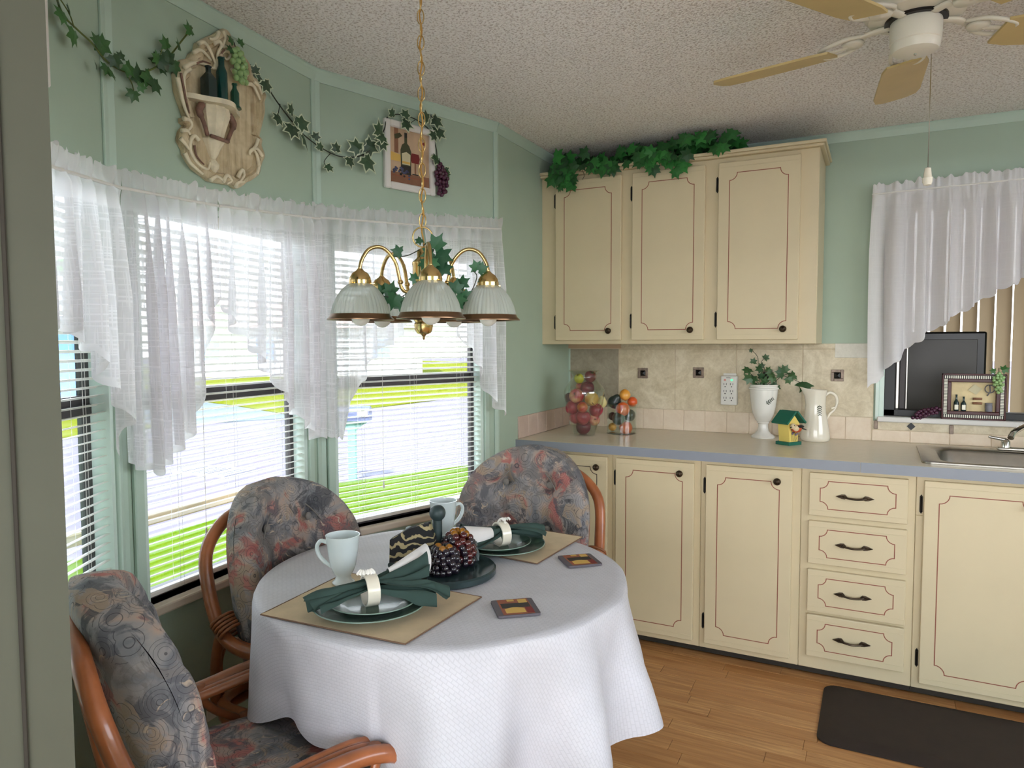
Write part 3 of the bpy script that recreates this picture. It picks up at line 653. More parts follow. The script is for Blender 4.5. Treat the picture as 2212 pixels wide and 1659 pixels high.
# floor mat
Lm = lambda hx, hy, r, z: [(x, y, z) for x, y in rrect(hx, hy, r, 8)]
mt = loft([Lm(.50, .225, .05, .0005), Lm(.50, .225, .05, .005), Lm(.455, .185, .04, .017), Lm(.44, .17, .035, .018)]).build('kitchen_mat', 'mat_brown', None, 30, (1.085, -.905, 0))
tag(mt, 'dark brown cushioned kitchen mat on the wood floor', 'mat')
# ---------------- outside ----------------
GZ = -.6
def ground(name, pts, z, mat, label, cat):
    m = MB(); n = len(pts); m.add([(x, y, z) for x, y in pts] + [(x, y, z - .1) for x, y in pts], [tuple(range(n)), tuple(range(2 * n - 1, n - 1, -1))] + [(i, i + n, (i + 1) % n + n, (i + 1) % n) for i in range(n)])
    o = m.build(name, mat); return struct(o)
ground('ground_road', [(-80, -60), (60, -60), (60, 80), (-80, 80)], GZ, 'asphalt', '', '')
ground('ground_lawn', [(-1.3, -5), (-1.3, 13.5), (-1.5, 14), (-3.2, 9.2), (-5.0, 5.6), (-5.8, 3.7), (-5.6, 1.5), (-5.5, -1), (-5.5, -5)], GZ + .03, 'grass', '', '')
ground('ground_verge', [(-12.6, 10.3), (-12.4, 18.8), (-12.0, 60), (-60, 60), (-60, 24), (-17, 12)], GZ + .03, 'grass_far', '', '')
ground('ground_drive', [(-12.6, 10.2), (-17, 11.9), (-60, 23.5), (-60, 14), (-14, 7.4)], GZ + .025, 'drive', '', '')
ground('ground_verge_near', [(-14, 7.2), (-60, 13.8), (-60, -40), (-14, -40)], GZ + .03, 'grass_far', '', '')
mb = thing('mailbox', 'blue mailbox on a teal post beside the road', 'mailbox', (-5.74, 4.1, GZ))
m = MB(); m.box(-.05, .05, -.05, .05, 0, .82); m.build('post', 'post_teal', mb)
m = MB(); m.box(-.2, .2, -.06, .06, .82, .86); m.prism([(-.05, .72), (.05, .72), (.18, .82), (-.18, .82)], -.04, .04); m.build('bracket', 'post_teal', mb)
m = MB(); m.prism([(-.11, 0), (.11, 0), (.11, .1)] + [(.11 * math.cos(a), .1 + .1 * math.sin(a)) for a in [PI * k / 8 for k in range(1, 8)]] + [(-.11, .1)], -.26, .26, 'x', T(0, 0, .86) ); m.build('box', 'mailbox_blue', mb)
m = MB(); m.box(.1, .24, -.118, -.11, .92, 1.0); m.build('flag', 'roof_pink', mb)
mb.rotation_euler = (0, 0, math.radians(28))
gr = thing('drain_grate', 'iron storm drain grate in the road surface', 'grate', (-8.1, 3.75, GZ)); gr.rotation_euler = (0, 0, .1)
m = MB(); m.box(-.5, .5, -.32, -.27, 0, .03); m.box(-.5, .5, .27, .32, 0, .03); m.box(-.5, -.45, -.27, .27, 0, .03); m.box(.45, .5, -.27, .27, 0, .03); m.build('frame', 'grate_iron', gr)
for k in range(10): m = MB(); m.box(-.44 + k * .094, -.40 + k * .094, -.27, .27, .005, .025); m.build('bar', 'grate_iron', gr)
def rail(P, px0, px1, label, h):
    (u0, z0), (u1, z1) = P.px(*px0, .2), P.px(*px1, .2); zz = (z0 + z1) / 2
    o = MB().bev(-.25, P.L + .05, .18, .22, 0, h, .004, 1).build('tan_bar', 'rail_tan'); o.location = P.a + Vector((0, 0, zz)); o.rotation_euler = (0, 0, P.ang); tag(o, label, 'rail')
    for u in (.0, P.L * .5, P.L): pass
rail(P2, (312, 1133), (455, 1096), 'tan bar outside the middle bay window', .035); rail(P3, (730, 1141), (1015, 1078), 'tan bar outside the bay window by the corner', .03)  # plain bars standing for tan strips of unclear nature
# neighbour house and trees far across the road
hs = thing('house', 'white neighbour house with pale pink roof across the road', 'house', (-31, 30, GZ), math.radians(38))
m = MB(); m.box(-7, 7, -3, 3, 0, 2.9); m.build('wall', 'house_white', hs)
m = MB(); m.prism([(-3.5, 2.85), (3.5, 2.85), (0, 4.5)], -7.4, 7.4, 'x'); m.build('roof', 'roof_pink', hs)
for k, x in enumerate((-5, -2, 1.2, 4.6)):
    m = MB(); m.bev(x - .6, x + .6, -3.06, -3, .9, 2.3, .02, 1); wdw = m.build('window', 'white_paint', hs); m = MB(); m.box(x - .5, x + .5, -3.08, -3.05, 1, 2.2); m.build('pane', 'house_blue', wdw)
h2 = thing('house', 'blue-sided house on the driveway beyond the road', 'house', (-26, 3.5, GZ), math.radians(70))
m = MB(); m.box(-8, 8, -3, 3, 0, 2.8); m.build('wall', 'house_blue', h2); m = MB(); m.prism([(-3.5, 2.75), (3.5, 2.75), (0, 4.2)], -8.4, 8.4, 'x'); m.build('roof', 'house_white', h2)
def tree(x, y, h, r, label):
    t = thing('tree', label, 'tree', (x, y, GZ), 0, 'trees across the road'); rnd = random.Random(int(x * 10))
    m = MB(); m.tube([(0, 0, 0), (.05, .02, h * .35), (0, .05, h * .7)], [.16, .12, .05], 8); m.build('trunk', 'bark', t)
    m = MB()
    for k in range(16):
        a = rnd.uniform(0, 2 * PI); q = rnd.uniform(0, r * .7); m.ball((q * math.cos(a), q * math.sin(a), h * .7 + rnd.uniform(-r * .5, r * .6)), r * rnd.uniform(.35, .55), 10, 7)
    for i, v in enumerate(m.v): v = Vector(v); m.v[i] = v + Vector((mnoise.noise(v * 2.3), mnoise.noise(v * 2.3 + Vector((9, 0, 0))), mnoise.noise(v * 2.3 + Vector((0, 9, 0))))) * r * .16
    m.build('crown', 'tree_leaf', t, False)
tree(-18, 31, 5.5, 2.1, 'round green tree beside the white neighbour house'); tree(-15, 26, 4.2, 1.5, 'small green tree on the far verge past the mailbox'); tree(-36, 17, 6, 2.2, 'tall green tree standing between the two houses')
# ---------------- curtains ----------------
def curtain(P, u0, u1, ztop0, ztop1, bottom, label, group, seed, off=-.075, folds=9, nu=150, nv=44, mat='sheer'):
    rnd = random.Random(seed); m = MB(); L = u1 - u0
    ph = [rnd.uniform(0, 6.28) for _ in range(6)]; HD = .032; uv = []; ed = []
    def bot(u):
        z = interp(bottom, u); s = math.sin(PI * u / .028); return z - .009 * abs(s)
    vs = []
    for j in range(nv + 1):
        v = j / nv
        for i in range(nu + 1):
            t = i / nu; u = u0 + L * t; zt = lerp(ztop0, ztop1, t); zb = bot(u)
            # sample more densely at the header
            vv = v * .28 if v < .25 else .07 + (v - .25) / .75 * .93
            if v < .25: z = zt - (v / .25) * .10
            else: z = lerp(zt - .10, zb, (v - .25) / .75)
            dz = zt - z
            g = t * L
            hf = mnoise.noise(Vector((g / .014, seed * 7.3, dz * 6))) * 1.6; hf2 = mnoise.noise(Vector((g / .013, seed * 3.1 + 5, dz * 9))) * 1.5
            wob = g + .018 * mnoise.noise(Vector((g * 11, seed, dz * .8)))
            mf = math.sin(wob * 2 * PI / (L / folds) + ph[2] + 1.6 * math.sin(g * 9 + ph[3])); lf = math.sin(g * 2 * PI / (L / (folds * .45)) + ph[4] + dz * 1.2)
            kh = max(0, 1 - dz / .16)
            pocket = 1 - .85 * math.exp(-((dz - HD - .012) / .012) ** 2)
            spread = min(1, dz / .3)
            y = off + (.013 * kh * hf * pocket + .024 * (.22 + .78 * spread) * mf * pocket + .011 * spread * lf)
            zz = z + (.010 * hf2 * (1 - dz / HD) if dz < HD else 0)
            uu = u + .012 * spread * math.cos(wob * 2 * PI / (L / folds) + ph[5]) + .01 * math.sin(dz * 2.1 + ph[1]) * min(1, dz)
            vs.append((uu, y, zz)); uv.append((g * 1.6, z)); ed.append(.35 if dz < .012 + HD else (.22 if dz < .098 else (.3 if z - zb < .012 else 0)))
    fs = [(j * (nu + 1) + i, j * (nu + 1) + i + 1, (j + 1) * (nu + 1) + i + 1, (j + 1) * (nu + 1) + i) for j in range(nv) for i in range(nu)]
    um = (u0 + u1) / 2
    m.add([(x - um, y - off, z - ztop0) for x, y, z in vs], fs); m.uv = uv; m.edge = ed
    t = thing('sheer_curtain', label, 'curtain', P.w(um, off, ztop0), P.ang, group); m.build('fabric', mat, t, True)
    m = MB(); dzr = (ztop1 - ztop0); m.tube([(-L / 2, 0, -HD - .012), (L / 2, 0, dzr - HD - .012)], .004, 8)
    for s, dz2 in ((-1, 0), (1, dzr)): m.tube([(s * L / 2, 0, dz2 - HD - .012), (s * L / 2, -off, dz2 - HD - .012)], .004, 6)
    m.build('rod', 'white_plastic', t)
    return t
def swag(P, pa, pb, bl, label, seed, folds, off=-.075, group='scalloped sheer curtains in the bay', mat='sheer'):
    u0, z0 = P.px(*pa, off); u1, z1 = P.px(*pb, off); bt = sorted(P.px(x, y, off) for x, y in bl)
    return curtain(P, u0, u1, z0, z1, bt, label, group, seed, off, folds, mat=mat)
swag(P1, (40, 285), (262, 365), [(40, 690), (100, 700), (160, 712), (200, 760), (240, 830), (275, 930), (285, 990)], 'white sheer swag curtain hanging next to the partition', 1, 8)
swag(P2, (262, 365), (470, 410), [(262, 990), (300, 1005), (335, 1020), (370, 975), (415, 915), (440, 790), (450, 700), (472, 640)], 'white sheer swag curtain with the longest pointed tail, below the plaque', 2, 8)
swag(P2, (472, 410), (690, 444), [(475, 650), (500, 690), (560, 770), (600, 830), (640, 885), (690, 945)], 'white sheer swag curtain beside the plaque\'s right edge, stepped hem falling to the window post', 3, 8)
swag(P3, (672, 440), (915, 462), [(672, 930), (700, 940), (738, 945), (770, 830), (810, 760), (858, 722), (915, 665)], 'white sheer swag curtain behind the chandelier, tail over the mailbox view', 4, 9)
swag(P3, (915, 462), (1082, 472), [(915, 665), (985, 700), (1010, 745), (1040, 800), (1060, 860), (1088, 900)], 'white sheer swag curtain next to the bare green side wall', 5, 7)
swag(PBK, (1886, 398), (2290, 354), [(1870, 838), (1890, 820), (1945, 765), (2000, 720), (2080, 670), (2150, 630), (2212, 600), (2300, 570)], 'white linen swag curtain over the kitchen window', 6, 8, -.05, 'kitchen window curtain', 'linen')
_u0, _z0 = PBK.px(2292, 354, -.05); _um = 1.78 + .772 + .05
curtain(PBK, _u0 + .004, _um, _z0, _z0 + .004, [(_u0, 1.62), (_u0 + .1, 1.56), (_u0 + .25, 1.45), (_um - .2, 1.3), (_um - .05, 1.18), (_um + .05, 1.12)], 'white linen swag curtain on the far half of the kitchen window', 'kitchen window curtain', 8, -.05, 10, mat='linen')
# ---------------- table ----------------
TC = Vector((-.237, -2.109, 0)); TR = .455; TZ = .735
tb = thing('dining_table', 'round pedestal dining table hidden under the white cloth', 'table', TC)
m = MB(); m.lathe([(.0001, TZ - .028), (TR - .01, TZ - .028), (TR, TZ - .02), (TR, TZ - .006), (TR - .006, TZ), (.0001, TZ)], 48); m.build('table_top', 'wood_dark', tb, 40)
m = MB(); m.lathe([(.05, .10), (.06, .16), (.045, .3), (.05, .5), (.07, .6), (.12, TZ - .028)], 24); m.build('pedestal', 'wood_dark', tb, 40)
for k in range(4):
    a = PI / 4 + k * PI / 2; c, s = math.cos(a), math.sin(a); m = MB(); m.tube(catmull([(c * .03, s * .03, .2), (c * .1, s * .1, .13), (c * .19, s * .19, .035), (c * .22, s * .22, .03)], 5), .028, 8); m.build('foot', 'wood_dark', tb, True)
# tablecloth: skirt falls in folds, lifted where it lies on the chair seats
def cloth():
    m = MB(); NA, NR = 256, 14; vs = []; uv = []
    cz = TZ + .004; R0 = TR + .004
    hemz = [(0, .445), (45, .44), (90, .45), (180, .46), (220, .45), (238, .49), (256, .515), (278, .51), (292, .46), (310, .43), (340, .435), (360, .445)]
    for j in range(NR + 1):
        q = j / NR
        for i in range(NA):
            a = 2 * PI * i / NA; r = R0 * q ** .8; vs.append((r * math.cos(a), r * math.sin(a), cz + .0012 * mnoise.noise(Vector((r * math.cos(a) * 9, r * math.sin(a) * 9, 0))))); uv.append((r * math.cos(a), r * math.sin(a)))
    NS = 26
    for j in range(1, NS + 1):
        q = j / NS
        for i in range(NA):
            a = 2 * PI * i / NA; deg = math.degrees(a)
            zb = interp(hemz, deg) + .012 * math.sin(a * 13 + 1)
            drop = (cz - zb) * q
            f = math.sin(a * 11 + 1.2 * math.sin(a * 3 + .5)); f = math.copysign(abs(f) ** .8, f) * .7 + .3 * math.sin(a * 6 + 2.0)
            amp = .095 * min(1, drop / .28) ** 1.1 * (.3 if 165 < deg < 285 else 1)
            rr = R0 + .006 * min(1, q * 12) + .012 * min(1, drop / .2) + amp * (f * .75 + .22) + .004 * mnoise.noise(Vector((a * 6, drop * 9, 3)))
            if 225 < deg < 296: rr -= .05 * min(1, drop / .25) * math.sin(PI * (deg - 225) / 71)
            if 130 < deg < 225: rr -= .04 * min(1, drop / .2) * math.sin(PI * (deg - 130) / 95)
            z = cz - drop if j > 1 else cz - min(drop, .006)
            vs.append((rr * math.cos(a), rr * math.sin(a), z)); L_ = R0 + drop; uv.append((L_ * math.cos(a), L_ * math.sin(a)))
    n = NR + NS
    fs = [(j * NA + i, j * NA + (i + 1) % NA, (j + 1) * NA + (i + 1) % NA, (j + 1) * NA + i) for j in range(n) for i in range(NA)]
    m.add(vs, [f[::-1] for f in fs]); m.uv = uv; return m
tag(cloth().build('tablecloth', 'tablecloth', None, True, TC), 'white woven tablecloth draped over the round table', 'tablecloth')
TT = TZ + .0058
# placemats
def placemat(px, label):
    P = [on_z(x, y, TT) for x, y in px]; c = sum(P, Vector()) / 4; m = MB(); N = 14
    def f(u, v):
        a = P[0].lerp(P[1], u); b = P[3].lerp(P[2], u); p = a.lerp(b, v) - c
        return (p.x, p.y, .0018 + .0012 * mnoise.noise(Vector((p.x * 22, p.y * 22, 1))))
    m.grid(f, N, N); b = len(m.v)
    per = [i for i in range(N + 1)] + [j * (N + 1) + N for j in range(1, N + 1)] + [N * (N + 1) + i for i in range(N - 1, -1, -1)] + [j * (N + 1) for j in range(N - 1, 0, -1)]
    low = [(m.v[i][0], m.v[i][1], 0) for i in per]; k = len(per); m.v += low
    for i in range(k): m.f.append((per[i], b + i, b + (i + 1) % k, per[(i + 1) % k])); m.mi.append(0)
    t = thing('placemat', label, 'placemat', c, 0, 'beige placemats on the table'); m.build('fabric', 'placemat', t, 40)
    m = MB(); m.tube([Vector((m2[0], m2[1], .0014)) for m2 in low], .0016, 5, True); m.build('hem', 'placemat_hem', t)
    return c
c1 = placemat([(563, 1329), (875, 1393), (1040, 1291), (748, 1238)], 'beige quilted placemat under the place setting facing chair with wooden arms')
c2 = placemat([(1000, 1188), (1160, 1219), (1258, 1161), (1120, 1138)], 'beige placemat under the place setting near the far chair')
def plate(c, r, z, label, name='dinner_plate'):
    t = thing(name, label, 'plate', (c.x, c.y, z), 0, 'green rimmed plates'); m = MB()
    m.lathe([(.0001, .001), (r * .55, .001), (r * .6, .0), (r * .64, .003), (r * .97, .016), (r, .018), (r * .985, .0195), (r * .64, .0075), (r * .58, .005), (.0001, .005)], 48); m.build('dish', 'plate_green', t, 50)
    m = MB(); m.lathe([(r * .985, .0195), (r * 1.004, .0195), (r * 1.004, .0175), (r * .99, .017)], 48); m.build('rim', 'rim_pale', t, True)
simple('rim_pale', (128, 148, 136), .12, coat=.5)
def centre(l, z): P = [on_z(x, y, z) for x, y in l]; return sum(P, Vector()) / len(P)
pc1 = on_z(800, 1300, TT + .02); pc2 = on_z(1083, 1173, TT + .02)
plate(pc1, .124, TT + .0032, 'large green plate on the near placemat under a folded napkin'); plate(pc1 + Vector((.004, .006, 0)), .098, TT + .0095, 'small green plate stacked on the large plate of the near setting', 'salad_plate')
plate(pc2, .124, TT + .0032, 'large green plate with white rim shine on the far placemat'); plate(pc2 + Vector((-.012, -.006, 0)), .098, TT + .0095, 'small green plate stacked on the far setting below rolled napkin', 'salad_plate')
# mugs: footed
def mug(px, z, ang, label):
    p = on_z(px[0], px[1], TT); t = thing('footed_mug', label, 'mug', (p.x, p.y, z), ang, 'white footed mugs')
    m = MB(); m.lathe([(.0001, .001), (.026, .001), (.027, .004), (.02, .011), (.018, .02), (.024, .028), (.031, .045), (.037, .085), (.041, .118), (.0418, .12), (.0395, .12), (.035, .086), (.029, .047), (.02, .034), (.0001, .032)], 32); m.build('cup', 'mug_white', t, 60)
    m = MB(); m.tube(catmull([(.036, 0, .098), (.055, 0, .103), (.066, 0, .088), (.06, 0, .066), (.045, 0, .05), (.028, 0, .04)], 6), [.0065] * 25 + [.0055] * 6, 8, flat=.8); m.build('handle', 'mug_white', t, True)
mug((742, 1262), TT + .003, math.radians(-160), 'white footed mug with heart-shaped handle beside the near plate'); mug((958, 1166), TT, math.radians(60), 'white footed mug behind the round dark tray')
# folded napkins with rings: green fan pulled through a ring, white cuff
def napkin(c, z, ang, label1, label2, label3):
    M_ = T(0, 0, 0); rnd = random.Random(5)
    t = thing('green_napkin', label1, 'napkin', (c.x, c.y, z), ang, 'green cloth napkins on the plates')
    t.scale = (1.1, 1.1, 1.1)
    def pleat(nm, x0, x1, w0, w1, pl, h0, h1, skew, drop, amp, seed=0, curl=0.0):
        m = MB()
        def f(u, v):
            q = 2 * u - 1; ww = lerp(w0, w1, v ** .85); nz = mnoise.noise(Vector((u * 4, v * 3, seed * 5.1)))
            z = lerp(h0, h1, v) + amp * (.35 + .65 * v) * abs(math.sin(PI * pl * u + seed)) - drop * q * q * v + .006 * nz * v + curl * v ** 4
            return (lerp(x0, x1, v) * (1 - .12 * q * q * v) + .006 * nz, q * ww + skew * v + .006 * nz, max(.0015 + .002 * seed, z))
        m.grid(f, 36, 16); m.build(nm, 'napkin_green', t, True)
    pleat('tail', -.002, -.12, .018, .040, 3, .030, .016, -.006, .020, .018, 1); pleat('tail', -.002, -.13, .016, .030, 2, .040, .030, .004, .022, .016, 2, -.012)
    pleat('fan', .002, .12, .018, .070, 4, .028, .016, -.03, .020, .022, 3); pleat('fan', .002, .135, .018, .060, 3, .036, .044, .045, .036, .026, 4, .012); pleat('fan', .002, .15, .012, .026, 1.5, .042, .026, -.055, .016, .014, 5, -.012)
    w_ = thing('white_napkin', label2, 'napkin', (c.x, c.y, z), ang, 'white cloth napkins rolled behind the green ones')
    m = MB()
    def cuff(u, v):
        a = -PI * .25 + 1.5 * PI * u; r = lerp(.016, .034, v); return (.05 + .11 * v, .030 + .05 * v + r * math.cos(a), .044 + .012 * v + r * math.sin(a))
    m.grid(cuff, 24, 10); m.build('roll', 'napkin_white', w_, True)
    r = thing('napkin_ring', label3, 'napkin ring', (c.x, c.y, z), ang, 'shell topped napkin rings')
    m = MB(); R_ = .0265; r.scale = (1.15, 1.15, 1.15); prof = [(R_, -.012), (R_ + .004, -.012), (R_ + .004, .012), (R_, .012), (R_, -.012)]; m.lathe(prof, 28, T(0, 0, .025) @ RY(PI / 2)); m.build('band', 'ceramic_cream', r, 40)
    m = MB()
    def shell(u, v):
        a = (u - .5) * 2.2; rr = .024 * v * (1 + .05 * math.cos(u * 42)); return (-.006 + rr * math.sin(a) * .9, .008 - rr * math.cos(a) * .8 * .6, .052 + .010 * math.sin(v * PI) + .012 * v * .4 + .0015 * math.cos(u * 42))
    m.grid(shell, 42, 8); m.ball((-.006, .008, .052), .005, 10, 6); m.build('shell', 'shell_white', r, True)
napkin(pc1, TT + .018, math.radians(54), 'dark green napkin fanned through ring on the near plates', 'white rolled napkin poking out behind the near green napkin', 'cream napkin ring topped with white shell on the near setting')
napkin(pc2 + Vector((.0, .0, 0)), TT + .018, math.radians(238), 'dark green napkin gathered through ring on the far plates', 'white rolled napkin lying across the far plates', 'cream napkin ring topped with white shell on the far setting')
# tray and what stands on it
tp = on_z(960, 1222, TT + .02)
tr = tag(MB().lathe([(.0001, 0), (.128, 0), (.132, .004), (.132, .016), (.128, .02), (.0001, .02)], 64).build('round_tray', 'slate_green', None, 40, (tp.x, tp.y, TT)), 'round dark slate-green lazy susan in the table centre', 'tray')
RZt = TT + .0203
def glass_grapes(px, n, r, h, mats, label, seed, top='glass_grape_amber'):
    p = on_z(px[0], px[1], RZt); t = thing('glass_grape_cluster', label, 'grapes', (p.x, p.y, RZt), 0, 'glass grape clusters on the tray'); rnd = random.Random(seed)
    g = MB().ball((0, 0, 0), .0098, 12, 8); MS = {k: g.mesh('grape', k, True) for k in set(mats + [top])}
    pts = []
    for k in range(4000):
        if len(pts) >= n: break
        a = rnd.uniform(0, 2 * PI); zz = rnd.uniform(.009, h); q = r * math.sqrt(max(0, 1 - ((zz - h * .42) / (h * .62)) ** 2)); pt = Vector((q * math.cos(a), q * math.sin(a), zz))
        if all((pt - o).length > .0125 for o in pts): pts.append(pt)
    for i, pt in enumerate(pts): link('grape', MS[top if pt.z > h * .955 else mats[i % len(mats)]], t, pt)
    m = MB(); m.ball((0, 0, h * .45), r * .8, 12, 8, sc=(1, 1, h * .5 / r)); m.build('core', mats[0], t, True)
glass_grapes((958, 1238), 78, .036, .066, ['glass_grape_dark', 'glass_grape_dark'], 'dark purple glass grape cluster on the tray', 1); glass_grapes((990, 1222), 90, .040, .086, ['glass_grape_red', 'glass_grape_dark'], 'amber-tipped red glass grape cluster on the tray', 2)
# napkin holder with ball-topped posts
p = on_z(905, 1222, RZt); nh = thing('napkin_holder', 'dark wooden napkin holder with ball-topped post on the tray', 'napkin holder', (p.x, p.y, RZt), math.radians(20))
m = MB(); m.bev(-.075, .075, -.026, .03, 0, .012, .003, 1); m.build('base', 'slate_wood', nh)
for x, y in ((.045, .02),):
    m = MB(); m.tube([(x, y, .01), (x, y, .115)], .012, 14); m.build('post', 'slate_wood', nh, 40); m = MB(); m.ball((x, y, .133), .021, 20, 14); m.build('ball', 'slate_wood', nh, True)
m = MB()
for k in range(3): m.prism([(-.072, .012), (.04, .012), (.045, .075), (.03, .115), (-.02, .1), (-.07, .07)], -.02 + k * .009, -.0135 + k * .009)
tag(m.build('paper_napkin', 'napkin_print', None, False, (p.x, p.y, RZt), (0, 0, math.radians(20))), 'stack of black and gold scroll print napkins in the holder', 'napkins')
p = on_z(915, 1190, RZt); q = thing('bottle_stopper', 'green and copper bottle stopper lying by the napkins', 'stopper', (p.x + .02, p.y - .055, RZt + .062), math.radians(-20), rot=(0, math.radians(118), math.radians(-35)))
m = MB(); m.lathe([(.0001, 0), (.010, .001), (.011, .022), (.008, .03), (.0001, .03)], 16); m.build('cap', 'post_teal', q, 40); m = MB(); m.lathe([(.0085, .03), (.0115, .032), (.0115, .036), (.009, .037), (.012, .055), (.0001, .058)], 16); m.build('collar', 'gold', q, 40)
# little grey bird shaker, and a second pale one behind
def bird(px, label, mat, s, ang):
    p = on_z(px[0], px[1], RZt); t = thing('bird_shaker', label, 'shaker', (p.x, p.y, RZt), ang, 'bird shaped shakers on the tray')
    m = MB(); m.lathe([(.0001, 0), (.013 * s, .001), (.017 * s, .012 * s), (.0165 * s, .024 * s), (.012 * s, .036 * s), (.0105 * s, .041 * s), (.012 * s, .048 * s), (.010 * s, .056 * s), (.0001, .060 * s)], 20); m.build('body', mat, t, True)
    m = MB(); m.tube([(.009 * s, 0, .049 * s), (.02 * s, 0, .046 * s)], [.004 * s, .0006], 8); m.build('beak', mat, t, True); m = MB(); m.tube([(-.012 * s, 0, .02 * s), (-.028 * s, 0, .008 * s)], [.008 * s, .003 * s], 8); m.build('tail', mat, t, True)
simple('stone_grey', (92, 102, 104), .5, var=.15, vscale=60); simple('stone_pale', (150, 158, 160), .4, var=.15, vscale=60)
bird((1023, 1211), 'small grey stone bird shaker next to the glass grapes', 'stone_grey', .9, math.radians(150)); bird((886, 1187), 'small pale grey bird shaker behind the napkin holder', 'stone_pale', 1.1, math.radians(200))
# coasters
def coaster(px, label):
    P = [on_z(x, y, TT) for x, y in px]; c = sum(P, Vector()) / 4; ax = (P[1] - P[0]); ang = math.atan2(ax.y, ax.x)
    t = thing('coaster', label, 'coaster', (c.x, c.y, TT), ang, 'printed wine coasters'); s = .0475
    m = MB(); m.prism(rrect(s, s, .006, 4), 0, .005, 'z'); m.build('board', 'print_grey', t)
    def patch(x0, x1, y0, y1, mt, k, nm='print'): m = MB(); z = .0051 + k * .0002; m.add([(x0, y0, z), (x1, y0, z), (x1, y1, z), (x0, y1, z)], [(0, 1, 2, 3)]); m.build(nm, mt, t)
    patch(-.034, .036, -.044, .046, 'print_rust', 0); patch(-.03, .034, -.006, .022, 'print_dark', 1); patch(-.026, .018, -.036, -.012, 'print_gold', 1); patch(.012, .032, .02, .042, 'print_gold', 2); patch(-.012, .004, .032, .044, 'print_gold', 2); patch(.02, .036, -.04, -.006, 'print_red', 1)
    m = MB(); z = .0056; m.add([(-.026 + .044 * k / 8, -.012 + .008 * math.sin(PI * k / 8), z) for k in range(9)] + [(-.026 + .044 * k / 8, -.014, z) for k in range(8, -1, -1)], [tuple(range(18))[::-1]]); m.build('print', 'print_gold', t)
coaster([(1072, 1335), (1158, 1328), (1155, 1298), (1066, 1302)], 'wine print coaster on the cloth beside the near placemat'); coaster([(1222, 1227), (1292, 1221), (1284, 1200), (1209, 1204)], 'wine print coaster on the cloth beside the far placemat')
